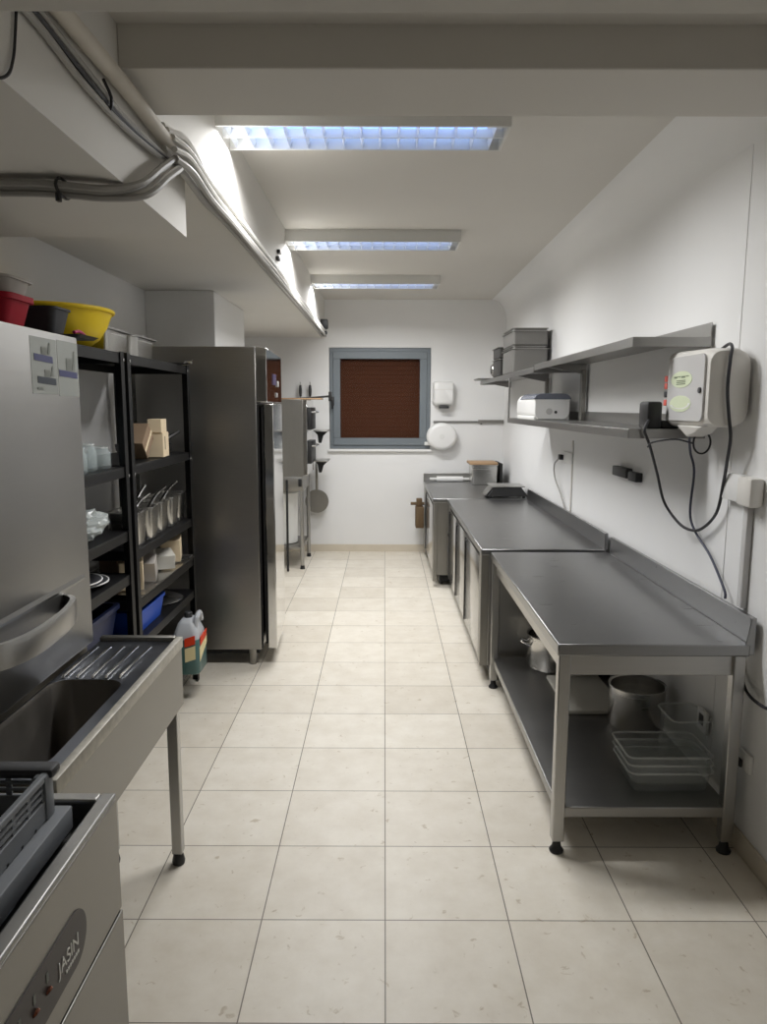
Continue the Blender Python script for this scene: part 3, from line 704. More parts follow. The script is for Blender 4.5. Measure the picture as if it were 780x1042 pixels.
# ------------------------------------------------------------------ black racks
RX0, RX1 = -1.58, -1.15
def make_rack(label, y0, y1, zs):
    t = thing('storage_rack', label, 'rack', ((RX0 + RX1) / 2, (y0 + y1) / 2, 0), 'black storage racks')
    for (px, sx) in ((RX1, -1), (RX0, 1)):
        for (py, sy) in ((y0, 1), (y1, -1)):
            l = MB().box(px, px + sx * .042, py, py + sy * .004, .0, 1.925).box(px, px + sx * .004, py + sy * .004, py + sy * .042, .0, 1.925)
            pst = part(t, 'post', l, M['rack'], .001)
            part(pst, 'bolt', MB().cyl((px + (.0 if sx < 0 else -.004), py + sy * .02, 1.38), (px + (.006 if sx < 0 else 0), py + sy * .02, 1.38), .007, n=8).cyl((px + (.0 if sx < 0 else -.004), py + sy * .02, 1.89), (px + (.006 if sx < 0 else 0), py + sy * .02, 1.89), .007, n=8), M['chrome'], label='shiny bolt heads')
    for z in zs:
        s = MB().box(RX0 + .006, RX1 - .006, y0 + .006, y1 - .006, z - .006, z)
        s.box(RX1 - .010, RX1 - .006, y0 + .006, y1 - .006, z - .045, z - .006).box(RX0 + .006, RX0 + .010, y0 + .006, y1 - .006, z - .045, z - .006)
        s.box(RX0 + .01, RX1 - .01, y0 + .006, y0 + .010, z - .045, z - .006).box(RX0 + .01, RX1 - .01, y1 - .010, y1 - .006, z - .045, z - .006)
        part(t, 'shelf', s, M['rack'], .001)
    return t
RA = (2.56, 3.27); RB = (3.31, 4.345)
make_rack('black metal shelving rack between dishwasher and the rack with steel cups', RA[0], RA[1], (.16, .62, .93, 1.13, 1.42, 1.92))
make_rack('black metal shelving rack beside the tall fridge', RB[0], RB[1], (.16, .58, .78, 1.02, 1.42, 1.92))

# on rack tops
ZT = 1.922
yb = thing('basin', 'large yellow plastic basin on top of the black rack', 'basin', (-1.365, 3.06, ZT))
part(yb, 'bowl', MB().lathe(-1.365, 3.06, [(.11, ZT), (.13, ZT + .003), (.18, ZT + .04), (.212, ZT + .09), (.236, ZT + .15), (.230, ZT + .15), (.205, ZT + .09), (.173, ZT + .042), (.12, ZT + .01)], 48), M['yellow'], smooth=60)
part(yb, 'rim', MB().tube([(-1.365 + .238 * math.cos(2 * PI * k / 40), 3.06 + .238 * math.sin(2 * PI * k / 40), ZT + .152) for k in range(40)], .009, 8, 1, True), M['yellow'])
def hotel_pan(label, x, y, hx, hy, h, r):
    t = thing('steel_pan', label, 'pan', (x, y, ZT), 'steel pans on the rack top')
    part(t, 'body', MB().tub(x, y, [(hx - .02, hy - .02, r, ZT), (hx - .012, hy - .012, r, ZT + .01), (hx - .008, hy - .008, r, ZT + h), (hx - .011, hy - .011, r, ZT + h), (hx - .022, hy - .022, r, ZT + .012)]), M['steel_pot'])
    part(t, 'rim', MB().tub(x, y, [(hx + .008, hy + .008, r, ZT + h - .004), (hx + .008, hy + .008, r, ZT + h + .003), (hx - .011, hy - .011, r, ZT + h + .003), (hx - .011, hy - .011, r, ZT + h - .002)], cap0=False, cap1=False), M['steel'])
hotel_pan('square cornered steel pan next to the yellow basin on the rack', -1.36, 3.48, .12, .145, .115, .02)
hotel_pan('rounded steel pan on the rack top nearest the fridge', -1.36, 3.87, .125, .18, .115, .07)
ul = thing('serving_tongs', 'flat black and steel tongs lying at the far end of the rack top', 'tongs', (-1.2, 4.2, ZT))
part(ul, 'grip', MB().box(-1.40, -1.13, 4.17, 4.20, ZT, ZT + .012, .003).box(-1.40, -1.16, 4.22, 4.25, ZT, ZT + .012, .003), M['black'])
part(ul, 'tip', MB().box(-1.13, -1.085, 4.17, 4.20, ZT + .001, ZT + .018, .004), M['chrome'], label='shiny steel tip')

# rack B upper shelf
def rbox(mb, c, s, rz=0, tilt=0, axis='X'):
    R = Matrix.Rotation(rz, 3, 'Z') @ Matrix.Rotation(tilt, 3, axis)
    mb.box(c[0] - s[0] / 2, c[0] + s[0] / 2, c[1] - s[1] / 2, c[1] + s[1] / 2, c[2] - s[2] / 2, c[2] + s[2] / 2, rot=R); return mb
Z1 = 1.422
cbx = thing('cardboard_box', 'brown cardboard box tipped on its corner on the upper rack shelf', 'box', (-1.30, 3.62, Z1))
q = math.radians(42)
part(cbx, 'carton', rbox(MB(), (-1.245, 3.69, Z1 + .092), (.10, .145, .11), 0, q, 'X'), M['card'], .002)
part(cbx, 'tape', rbox(MB(), (-1.1935, 3.69, Z1 + .092), (.002, .146, .018), 0, q, 'X'), M['card_cream'])
ccb = thing('carton', 'cream upright carton in front of the tipped brown box on the rack', 'box', (-1.22, 3.79, Z1))
part(ccb, 'box', rbox(MB(), (-1.20, 3.87, Z1 + .066), (.08, .15, .128), .10), M['card_cream'], .002)
part(ccb, 'flap', rbox(MB(), (-1.20, 3.86, Z1 + .165), (.07, .14, .07), .10, .0), M['card_cream'], .002)
part(ccb, 'printed_mark', rbox(MB(), (-1.159, 3.85, Z1 + .075), (.003, .018, .07), .10), M['wood_brown'], label='brown printed mark')
solo('frying_pan', MB().lathe(-1.36, 4.12, [(.13, Z1), (.15, Z1 + .02), (.155, Z1 + .055), (.15, Z1 + .055), (.14, Z1 + .02), (.12, Z1 + .006)], 32).tube([(-1.25, 4.02, Z1 + .05), (-1.21, 3.98, Z1 + .075), (-1.19, 4.22, Z1 + .12)], .011, 8, 4), M['black_metal'], 'black frying pan behind the cream carton on the rack', 'pan', (-1.36, 4.12, Z1))
# rack A upper shelf: jars and a pale box
for k, (x, y, r_, h_) in enumerate(((-1.23, 2.72, .05, .12), (-1.22, 2.86, .048, .10), (-1.24, 3.0, .052, .11), (-1.23, 3.13, .05, .09))):
    t = thing('glass_jar', ('empty glass jar nearest the dishwasher on the upper rack shelf', 'squat glass jar second from the dishwasher on the upper rack shelf', 'wide glass jar in front of the pale blue box on the rack', 'short glass jar next to the rack post')[k], 'jar', (x, y, Z1), 'glass jars on the rack')
    part(t, 'body', MB().lathe(x, y, [(r_ * .9, Z1), (r_, Z1 + .01), (r_, Z1 + h_ * .75), (r_ * .8, Z1 + h_ * .9), (r_ * .8, Z1 + h_), (r_ * .74, Z1 + h_), (r_ * .74, Z1 + h_ * .9), (r_ * .94, Z1 + h_ * .74), (r_ * .94, Z1 + .014)], 24), M['jar'], smooth=40)
    part(t, 'rim', MB().tube([(x + r_ * .8 * math.cos(2 * PI * a / 20), y + r_ * .8 * math.sin(2 * PI * a / 20), Z1 + h_) for a in range(20)], .004, 6, 1, True), M['plastic_rim'])
solo('storage_box', MB().tub(-1.40, 2.96, [(.09, .15, .02, Z1), (.10, .16, .02, Z1 + .19), (.104, .164, .02, Z1 + .192), (.104, .164, .02, Z1 + .215), (.095, .155, .02, Z1 + .218)]), M['bluewhite'], 'pale blue plastic box behind the jars on the rack', 'box', (-1.4, 2.96, Z1))
# rack B third shelf: steel cups with ladles
Z2 = 1.022
for k, (x, y) in enumerate(((-1.24, 3.46), (-1.24, 3.66), (-1.25, 3.86), (-1.25, 4.06), (-1.26, 4.24))):
    lab = ('first', 'second', 'third', 'fourth', 'last')[k] + ' steel container from the near post in the row on the middle rack shelf'
    t = thing('steel_container', lab, 'container', (x, y, Z2), 'row of steel containers on the rack')
    r_ = .075
    part(t, 'body', MB().tub(x, y, [(r_ * .85, r_ * .9, .03, Z2), (r_ * .9, r_ * .95, .03, Z2 + .008), (r_, r_ * 1.05, .03, Z2 + .16), (r_ * 1.12, r_ * 1.16, .03, Z2 + .163), (r_ * 1.12, r_ * 1.16, .03, Z2 + .168), (r_ * .95, r_, .03, Z2 + .168), (r_ * .82, r_ * .87, .03, Z2 + .012)]), M['steel_pot'])
for k, (x, y, dy, dz, lab) in enumerate(((-1.23, 3.45, .26, .10, 'steel ladle resting across the first containers of the row'), (-1.22, 3.66, .30, .11, 'steel ladle resting in the second container of the row'), (-1.22, 3.86, .32, .115, 'steel spoon with bright tip reaching toward the fridge'), (-1.26, 3.56, .18, .14, 'steel spoon sticking up from the first container'))):
    t = thing('ladle', lab, 'ladle', (x, y, Z2 + .1), 'ladles in the steel containers')
    part(t, 'handle', MB().tube([(x, y, Z2 + .12), (x + .012, y + dy * .5, Z2 + .16 + dz * .35), (x + .02, y + dy, Z2 + .12 + dz)], .008, 8, 4), M['chrome'])
    part(t, 'bowl', MB().lathe(x, y - .01, [(.006, Z2 + .06), (.03, Z2 + .068), (.04, Z2 + .10), (.037, Z2 + .10), (.027, Z2 + .072), (.006, Z2 + .064)], 18), M['steel_pot'])
# rack B: trays of boxes on 4th shelf
Z3 = .782
ty = MB().tub(-1.36, 3.83, [(.205, .46, .015, Z3), (.225, .485, .015, Z3 + .022), (.219, .479, .015, Z3 + .022), (.20, .455, .015, Z3 + .004)])
solo('serving_tray', ty, M['steel_pot'], 'long shiny tray full of small boxes on the rack beside the fridge', 'tray', (-1.36, 3.83, Z3))
for k, (x, y, sx, sy, sz, rz, tl, mt, lab) in enumerate(((-1.25, 3.52, .11, .13, .15, .3, .25, 'card_cream', 'cream small box nearest the post in the long tray'),
        (-1.24, 3.68, .12, .10, .11, .2, .35, 'greytub', 'grey small box leaning second in the long tray'),
        (-1.30, 3.88, .10, .04, .20, .2, -.5, 'greytub', 'thin grey card leaning upright in the long tray'),
        (-1.23, 3.98, .10, .12, .08, .5, .2, 'board', 'pale low box in the middle of the long tray'),
        (-1.24, 4.16, .11, .12, .13, .2, .15, 'card_cream', 'cream box at the fridge end of the long tray'),
        (-1.38, 3.66, .10, .13, .12, -.2, .1, 'card', 'brown box at the back of the long tray'))):
    solo('small_box', rbox(MB(), (x, y, Z3 + .012 + sz * .5 + .012), (sx, sy, sz), rz, tl), M[mt], lab, 'box', (x, y, Z3 + .01), 'boxes in the long tray', .003)
# lids on 5th shelf
Z4 = .582
for k, (y, r_, lab) in enumerate(((4.08, .18, 'round steel lid lying on the low rack shelf by the fridge'),)):
    t = thing('pot_lid', lab, 'lid', (-1.35, y, Z4))
    part(t, 'disc', MB().lathe(-1.35, y, [(r_, Z4), (r_ + .006, Z4 + .006), (r_ - .02, Z4 + .018), (.03, Z4 + .04)], 36), M['steel_pot'], smooth=50)
    part(t, 'knob', MB().lathe(-1.35, y, [(.010, Z4 + .038), (.010, Z4 + .055), (.022, Z4 + .06), (.020, Z4 + .075)], 16), M['black'])
# below: blue crate, jug
Z5 = .162
bc = thing('storage_crate', 'bright blue shallow plastic crate on the low shelf of the rack beside the fridge', 'crate', (-1.36, 3.6, Z4))
part(bc, 'body', MB().tub(-1.37, 3.62, [(.17, .19, .03, Z4), (.185, .215, .03, Z4 + .10), (.19, .22, .03, Z4 + .10), (.19, .22, .03, Z4 + .115), (.175, .205, .03, Z4 + .115), (.16, .18, .03, Z4 + .01)]), M['blue'])
solo('storage_crate', MB().tub(-1.38, 2.98, [(.15, .2, .03, .622), (.17, .24, .03, .78), (.18, .25, .03, .78), (.18, .25, .03, .80), (.16, .23, .03, .80), (.14, .19, .03, .635)]), M['navy'], 'dark blue plastic crate on the lower near rack shelf', 'crate', (-1.38, 2.98, .622))
solo('bucket', MB().lathe(-1.29, 2.70, [(.10, .162), (.125, .50), (.135, .50), (.135, .52), (.115, .52), (.09, .18)], 30), M['white'], 'white bucket at the foot of the near black rack behind the sink', 'bucket', (-1.29, 2.70, .162))
jg = thing('detergent_jug', 'large teal detergent jug with red and yellow label on the bottom rack shelf', 'jug', (-1.145, 4.10, Z5))
jx, jy = -1.135, 4.09
part(jg, 'body', MB().tub(jx, jy, [(.072, .092, .03, Z5), (.08, .10, .03, Z5 + .01), (.08, .10, .03, Z5 + .18), (.075, .094, .03, Z5 + .205)]), M['teal'], smooth=50)
part(jg, 'shoulder', MB().tub(jx, jy, [(.075, .094, .03, Z5 + .2055), (.07, .088, .03, Z5 + .235), (.05, .07, .026, Z5 + .29), (.03, .042, .018, Z5 + .315)]), M['jug'], smooth=50, label='white shoulder')
part(jg, 'handle', MB().tube([(jx + .046, jy - .045, Z5 + .26), (jx + .058, jy - .035, Z5 + .325), (jx + .058, jy + .03, Z5 + .335), (jx + .056, jy + .062, Z5 + .285)], .015, 10, 5), M['jug'])
part(jg, 'cap', MB().lathe(jx, jy, [(.021, Z5 + .314), (.023, Z5 + .32), (.023, Z5 + .342), (.019, Z5 + .347)], 18), M['charcoal'], label='dark cap')
for nm_, mt_, tx, zz_, lb_ in (('red_label', 'orange', .0035, ((-.07, .165), (.07, .185), (.08, .225), (-.06, .215)), 'red label'), ('yellow_label', 'cream', .002, ((-.082, .075), (.082, .14), (.082, .195), (-.082, .155)), 'cream yellow label')):
    part(jg, nm_, MB().prism([(jx + .0795, jy + dy_, Z5 + dz_) for dy_, dz_ in zz_], (tx, 0, 0)).prism([(jx + .01 * 0 + dx_, jy - .1005, Z5 + dz_) for dx_, dz_ in ((.0, zz_[0][1] + (-.0)), (.06, zz_[0][1] + .02), (.06, zz_[3][1] + .02), (.0, zz_[3][1]))], (0, -tx, 0)), M[mt_], label=lb_)
# near rack: crumpled bag, plates
bg = MB()
bmesh.ops.create_icosphere(bg.bm, subdivisions=4, radius=1)
from mathutils import noise as mnoise
for v in bg.bm.verts:
    d = 1 + .35 * mnoise.noise(v.co * 2.2) + .18 * mnoise.noise(v.co * 5)
    v.co = Vector((v.co.x * .10 * d, v.co.y * .16 * d, max(-.055, v.co.z * .075 * d)))
    v.co += Vector((-1.28, 2.98, 1.132 + .056))
solo('plastic_bag', bg, M['bag'], 'crumpled clear plastic bag on the near rack shelf', 'bag', (-1.28, 2.98, 1.132), smooth=12)
for k, (y, z_, mt) in enumerate(((3.0, .932, 'charcoal'), (2.93, .952, 'charcoal'))):
    t = thing('plate', 'dark plate with bright rim, ' + ('lower' if k == 0 else 'upper') + ' of two on the near rack', 'plate', (-1.33, y, z_), 'plates on the near rack')
    part(t, 'dish', MB().lathe(-1.33, y, [(.09, z_), (.13, z_ + .012), (.155, z_ + .018), (.152, z_ + .02), (.125, z_ + .015), (.085, z_ + .005)], 36), M[mt], smooth=50)
    part(t, 'rim', MB().tube([(-1.33 + .155 * math.cos(2 * PI * a / 36), y + .155 * math.sin(2 * PI * a / 36), z_ + .019) for a in range(36)], .0035, 6, 1, True), M['white'], label='bright rim')
solo('folded_cloth', MB().box(-1.45, -1.17, 2.58, 2.715, .622, .66, .012).box(-1.44, -1.18, 2.585, 2.71, .661, .69, .012), M['card'], 'folded brown cloth on the near rack beside the dark blue crate', 'cloth', (-1.32, 2.65, .622))

# ------------------------------------------------------------------ hood dishwasher (tall, left)
DX = -1.03
dw = thing('hood_dishwasher', 'tall stainless hood dishwasher with curved handle and stickers, behind the sink', 'dishwasher', (-1.3, 2.1, 0))
part(dw, 'base_cabinet', MB().box(-1.57, DX - .02, 1.72, 2.48, .12, .86), M['steel_dull'], .004)
part(dw, 'hood', MB().box(-1.57, DX, 1.70, 2.49, .862, 1.915, .006), M['steel_hood'])
part(dw, 'front_crease', MB().prism([(DX, 1.76, 1.12), (DX + .003, 1.76, 1.106), (DX, 1.76, 1.098)], (0, .68, 0)), M['steel_hood'], label='raised crease across the hood')
path = catmull([(DX - .002, 1.745, 1.0), (DX + .055, 1.77, 1.0), (DX + .088, 1.86, 1.0), (DX + .092, 1.98, 1.0), (DX + .080, 2.12, 1.0), (DX + .050, 2.235, 1.0), (DX - .002, 2.285, 1.0)], 6)
hb = MB(); loops = []
for i, p in enumerate(path):
    a = path[max(0, i - 1)]; b = path[min(len(path) - 1, i + 1)]
    t_ = (b - a).normalized(); nn = Vector((t_.y, -t_.x, 0))
    z0, z1 = 1.022, 1.09
    loops.append([p - nn * .004 + Vector((0, 0, z0 - 1.0)), p + nn * .004 + Vector((0, 0, z0 - 1.0)), p + nn * .008 + Vector((0, 0, z1 - 1.012)), p + nn * .004 + Vector((0, 0, z1 - 1.0)), p - nn * .012 + Vector((0, 0, z1 - 1.0)), p - nn * .008 + Vector((0, 0, z1 - 1.012))])
hb.loft(loops)
part(dw, 'handle', hb, M['steel'], smooth=40)
for lx, ly in ((-1.5, 1.78), (-1.1, 1.78), (-1.5, 2.42), (-1.1, 2.42)):
    part(dw, 'foot', MB().cyl((lx, ly, 0), (lx, ly, .12), .022, n=12), M['black'])
def wquad(mb, y0, z0, y1, z1, x, t=.0008, slant=0.):
    mb.prism([(x, y0, z0), (x, y1, z0 - slant), (x, y1, z1 - slant), (x, y0, z1)], (t, 0, 0))
st1 = MB(); wquad(st1, 2.155, 1.725, 2.325, 1.892, DX + .0003)
s1 = part(dw, 'sticker', st1, M['sticker'], label='translucent sticker with two small pictures')
st2 = MB(); wquad(st2, 2.33, 1.72, 2.484, 1.895, DX + .0003)
s2_ = part(dw, 'sticker', st2, M['sticker'], label='translucent sticker with one dish rack picture')
def picture(parent, yc, z0, w_, h_, mat_a, tall):
    a = MB(); wquad(a, yc - w_ / 2, z0, yc + w_ / 2, z0 + .020, DX + .0012, slant=.004)
    part(parent, 'picture_bar', a, mat_a)
    g = MB(); wquad(g, yc - w_ * .10, z0 + .021, yc + w_ * .2, z0 + .021 + h_ * .6, DX + .0012)
    g.prism([(DX + .0012, yc + w_ * .22, z0 + .022), (DX + .0012, yc + w_ * .36, z0 + .022), (DX + .0012, yc + w_ * .40, z0 + .022 + h_), (DX + .0012, yc + w_ * .33, z0 + .022 + h_)], (.0008, 0, 0))
    part(parent, 'picture_figure', g, M['sticker_grey'])
picture(s1, 2.235, 1.823, .12, .035, M['sticker_blue'], 0)
picture(s1, 2.25, 1.757, .12, .032, M['sticker_navy'], 0)
picture(s2_, 2.405, 1.783, .135, .062, M['sticker_blue'], 1)
a = MB(); wquad(a, 2.185, 1.738, 2.225, 1.744, DX + .0012); part(s1, 'caption', a, M['sticker_grey'])

# things on the hood
HZ = 1.927
rb = thing('plastic_tub', 'red plastic tub on top of the hood dishwasher', 'tub', (-1.335, 2.345, HZ))
part(rb, 'body', MB().tub(-1.335, 2.345, [(.165, .065, .03, HZ), (.175, .075, .035, HZ + .01), (.195, .088, .04, HZ + .085), (.205, .098, .04, HZ + .086), (.205, .098, .04, HZ + .104), (.196, .089, .04, HZ + .104), (.165, .065, .03, HZ + .012)]), M['red'], smooth=40)
gb = thing('plastic_tub', 'greyish beige tub nested inside the red tub', 'tub', (-1.335, 2.345, HZ + .015))
part(gb, 'body', MB().tub(-1.335, 2.345, [(.15, .055, .03, HZ + .015), (.187, .081, .04, HZ + .108), (.195, .09, .04, HZ + .148), (.203, .098, .04, HZ + .148), (.203, .098, .04, HZ + .156), (.19, .085, .04, HZ + .156), (.15, .055, .03, HZ + .03)]), M['greytub'], smooth=40)
bt = thing('flat_tray', 'black flat tray between the red tub and the yellow basin', 'tray', (-1.2, 2.67, HZ))
part(bt, 'plate', MB().tub(-1.20, 2.67, [(.13, .075, .01, HZ), (.145, .085, .01, HZ + .010), (.14, .08, .01, HZ + .010), (.125, .07, .01, HZ + .004)]), M['black'])
kb = thing('black_tub', 'small square black tub in front of the yellow basin', 'tub', (-1.225, 2.67, HZ + .011))
part(kb, 'body', MB().tub(-1.225, 2.67, [(.055, .05, .02, HZ + .011), (.075, .07, .025, HZ + .10), (.08, .075, .025, HZ + .10), (.08, .075, .025, HZ + .107), (.068, .063, .02, HZ + .107), (.05, .045, .02, HZ + .02)]), M['charcoal'], smooth=40)
solo('spatula', MB().tube([(-1.085, 2.60, HZ + .017), (-1.09, 2.66, HZ + .025), (-1.10, 2.73, HZ + .017)], .006, 8, 4), M['magenta'], 'thin magenta handle lying on the black flat tray', 'utensil', (-1.09, 2.66, HZ + .017))

# ------------------------------------------------------------------ sink unit
KT = .85
sx0, sx1, sy0, sy1 = -1.0295, -.737, 1.53, 2.565
bx0, bx1, by0, by1 = -1.024, -.800, 1.60, 2.165
snk = thing('sink_unit', 'stainless sink with drainboard on square legs in front of the hood dishwasher', 'sink', (-.88, 2.05, 0))
dk = MB()
cxm, cym = (bx0 + bx1) / 2, (by0 + by1) / 2
inner = [(cxm + a, cym + b) for a, b in rrect((bx1 - bx0) / 2, (by1 - by0) / 2, .06, 6)]
N = len(inner)
# deck: fill between outer rectangle and basin edge
vi = [dk.bm.verts.new((a, b, KT - .004)) for a, b in inner]
vo = []
for a, b in inner:
    dx, dy = a - cxm, b - cym
    vo.append((sx1 if dx > 0 else sx0, by1 + .03 if dy > 0 else sy0))
co = [dk.bm.verts.new(p + (KT - .004,)) for p in ((sx1, by1 + .03), (sx0, by1 + .03), (sx0, sy0), (sx1, sy0))]
q4 = N // 4
for c in range(4):
    seg = vi[c * q4:(c + 1) * q4]
    for u, v in zip(seg, seg[1:]): dk.bm.faces.new((u, co[c], v))
    nx = vi[((c + 1) * q4) % N]
    dk.bm.faces.new((seg[-1], co[c], co[(c + 1) % 4], nx))
dk.box(sx0, sx1, by1 + .03, sy1 - .03, KT - .012, KT - .004)
part(snk, 'deck', dk, M['sink'], smooth=0)
bsn = MB().loft([[(cxm + a, cym + b, KT - .004) for a, b in rrect((bx1 - bx0) / 2, (by1 - by0) / 2, .06, 6)], [(cxm + a, cym + b, KT - .02) for a, b in rrect((bx1 - bx0) / 2 - .006, (by1 - by0) / 2 - .006, .055, 6)], [(cxm + a, cym + b, KT - .23) for a, b in rrect((bx1 - bx0) / 2 - .02, (by1 - by0) / 2 - .02, .05, 6)], [(cxm + a, cym + b, KT - .25) for a, b in rrect((bx1 - bx0) / 2 - .04, (by1 - by0) / 2 - .04, .04, 6)]], cap0=False)
ba = part(snk, 'basin', bsn, M['basin_steel'], smooth=50)
part(ba, 'drain', MB().cyl((cxm, cym - .1, KT - .252), (cxm, cym - .1, KT - .246), .035, n=20), M['chrome'], label='chrome drain')
for x0_, x1_ in ((-1.003, -1.008), (-.959, -.963), (-.911, -.917), (-.869, -.869), (-.826, -.822)):
    part(snk, 'drain_ridge', MB().tube([(x0_, 2.175, KT - .004), (x0_, 2.18, KT + .001), (x1_, 2.46, KT + .001), (x1_, 2.468, KT - .004)], .0045, 8, 1), M['chrome'], label='bright drainboard ridge')
rm = MB().box(sx1 - .022, sx1 + .002, sy0, sy1, KT - .034, KT + .006, .003)
part(snk, 'front_rim', rm, M['sink_rim'], label='scaled worn front rim')
part(snk, 'end_upstand', MB().box(sx0, sx1 - .02, sy1 - .03, sy1, KT - .02, KT + .012, .006), M['steel_dull'])
part(snk, 'apron', MB().box(sx1 - .006, sx1 - .003, sy0, sy1 - .004, .60, KT - .03).box(sx0, sx1 - .006, sy1 - .036, sy1 - .032, .60, KT - .03), M['steel_dull'], .001)
for lx, ly in ((sx1 - .045, sy1 - .085), (sx0 + .005, sy1 - .085), (sx1 - .045, sy0 + .01), (sx0 + .005, sy0 + .01)):
    lg = part(snk, 'leg', MB().box(lx, lx + .038, ly, ly + .038, .045, KT - .032 if lx < -.9 else .80), M['steel_v'], .003)
    part(lg, 'foot', MB().lathe(lx + .019, ly + .019, [(.022, 0), (.024, .012), (.020, .03), (.015, .046)], 14), M['black'], label='black foot')

# ------------------------------------------------------------------ glasswasher in the foreground
JX = -.585
jw = thing('glasswasher', 'stainless glasswasher with dark control strip, open top, nearest in the foreground', 'dishwasher', (-.9, 1.1, 0))
j0, j1 = .72, 1.487
part(jw, 'lower_panel', MB().box(-1.22, JX + .002, j0, j1, .08, .572), M['steel_dull'], .003)
up = MB().box(JX - .02, JX, j0, j1, .578, .838).box(-1.22, -1.20, j0, j1, .578, .838).box(-1.20, JX - .02, j0, j0 + .02, .578, .838).box(-1.20, JX - .02, j1 - .02, j1, .578, .838)
part(jw, 'upper_panel', up, M['steel_dull'], .003)
part(jw, 'tank_floor', MB().box(-1.199, JX - .021, j0 + .021, j1 - .021, .68, .70), M['sink'])
rim = MB().box(JX - .032, JX, j0, j1, .839, .851).box(-1.22, -1.17, j0, j1, .839, .851).box(-1.17, JX - .032, j0, j0 + .03, .839, .851).box(-1.17, JX - .032, j1 - .03, j1, .839, .851)
part(jw, 'rim', rim, M['steel_hood'], .004)
part(jw, 'inner_ledge', MB().box(JX - .075, JX - .021, j0 + .021, j1 - .021, .79, .80).box(-1.199, JX - .075, j1 - .075, j1 - .021, .79, .80).box(-1.199, JX - .075, j0 + .021, j0 + .2, .79, .82), M['black_metal'])
part(jw, 'seam', MB().box(JX - .004, JX - .001, j0 + .01, j1 - .01, .5725, .5775), M['dark'])
yy0, yy1, zz0, zz1 = .80, 1.298, .632, .742
rr_ = (zz1 - zz0) / 2
cap_ = [(JX, yy0, zz0)] + [(JX, yy1 - rr_ * 1.0 + rr_ * math.cos(a), (zz0 + zz1) / 2 + rr_ * math.sin(a)) for a in [-PI / 2 + PI * k / 16 for k in range(17)]] + [(JX, yy0, zz1)]
cp = part(jw, 'control_strip', MB().prism(cap_, (.0025, 0, 0)), M['pgrey'], label='dark grey control strip')
lettering(cp, 'brand_lettering', 'JASIN', .036, (JX + .0032, 1.172, .672), (0, 1, 0), (0, 0, 1), M['print_white'], label='white JASIN lettering')
g = MB()
for k in range(7): g.box(JX + .0026, JX + .0036, 1.20 + .0085 * k, 1.206 + .0085 * k, .655, .661)
part(cp, 'small_print', g, M['print_white'])
for k, yb_ in enumerate((1.132, 1.085, 1.035)):
    part(cp, 'button', MB().cyl((JX + .002, yb_, .683), (JX + .005, yb_, .680), .008, n=16), M['amber'], label='amber button')
    part(cp, 'button_icon', MB().box(JX + .0026, JX + .0035, yb_ - .004, yb_ + .004, .698, .716), M['sticker_grey'])
for lx, ly in ((-1.15, .8), (-.65, .8), (-1.15, 1.42), (-.65, 1.42)):
    part(jw, 'foot', MB().cyl((lx, ly, 0), (lx, ly, .08), .025, n=12), M['black'])
# dish rack standing in it
gk = thing('dish_basket', 'grey plastic dish basket sitting in the open glasswasher', 'basket', (-.91, 1.1, .79))
kx0, kx1, ky0, ky1 = -1.155, -.672, .86, 1.375
bz = .85
part(gk, 'base_tray', MB().box(kx0, kx1 + .027, ky0, ky1 + .03, bz - .03, bz + .02, .004), M['basket'])
band = MB()
for (a0, a1, b0, b1) in ((kx1 - .008, kx1, ky0, ky1), (kx0, kx0 + .008, ky0, ky1), (kx0, kx1, ky0, ky0 + .008), (kx0, kx1, ky1 - .008, ky1)):
    band.box(a0, a1, b0, b1, bz + .021, bz + .062)
part(gk, 'lower_band', band, M['basket'], .002)
gr = MB()
nb = 9
for k in range(nb):
    y_ = ky0 + .03 + (ky1 - ky0 - .06) * k / (nb - 1)
    for xx in (kx1 - .006, kx0 + .002): gr.box(xx, xx + .004, y_ - .006, y_ + .006, bz + .062, bz + .100)
    x_ = kx0 + .03 + (kx1 - kx0 - .06) * k / (nb - 1)
    for yy in (ky1 - .006, ky0 + .002): gr.box(x_ - .006, x_ + .006, yy, yy + .004, bz + .062, bz + .100)
for zz_ in (.074, .088):
    for xx in (kx1 - .007, kx0 + .001): gr.box(xx, xx + .006, ky0, ky1, bz + zz_ - .003, bz + zz_ + .003)
    for yy in (ky1 - .007, ky0 + .001): gr.box(kx0, kx1, yy, yy + .006, bz + zz_ - .003, bz + zz_ + .003)
part(gk, 'grid_wall', gr, M['basket'])
tr_ = MB().box(kx1 - .012, kx1 + .002, ky0, ky1, bz + .100, bz + .114).box(kx0 - .002, kx0 + .012, ky0, ky1, bz + .100, bz + .114).box(kx0, kx1, ky0 - .002, ky0 + .012, bz + .100, bz + .114)
part(gk, 'top_rail', tr_, M['basket'], .003)
for ax, ay in ((kx0, ky0), (kx1, ky0), (kx0, ky1), (kx1, ky1)):
    part(gk, 'corner_post', MB().box(ax - .022 if ax > -.9 else ax, ax + .004 if ax > -.9 else ax + .022, ay - .03 if ay > 1 else ay, ay + .004 if ay > 1 else ay + .03, bz + .02, bz + .112, .004), M['basket'])
part(gk, 'hand_bar', MB().box(kx0 - .01, kx1 + .012, ky1 - .015, ky1 + .028, bz + .098, bz + .121, .010), M['charcoal'], label='dark hand bar along the far side')
fl = MB()
for k in range(10):
    x_ = kx0 + .02 + (kx1 - kx0 - .04) * k / 9; fl.box(x_ - .004, x_ + .004, ky0, ky1, bz + .021, bz + .028)
    y_ = ky0 + .02 + (ky1 - ky0 - .04) * k / 9; fl.box(kx0, kx1, y_ - .004, y_ + .004, bz + .021, bz + .028)
part(gk, 'base_grid', fl, M['charcoal'])

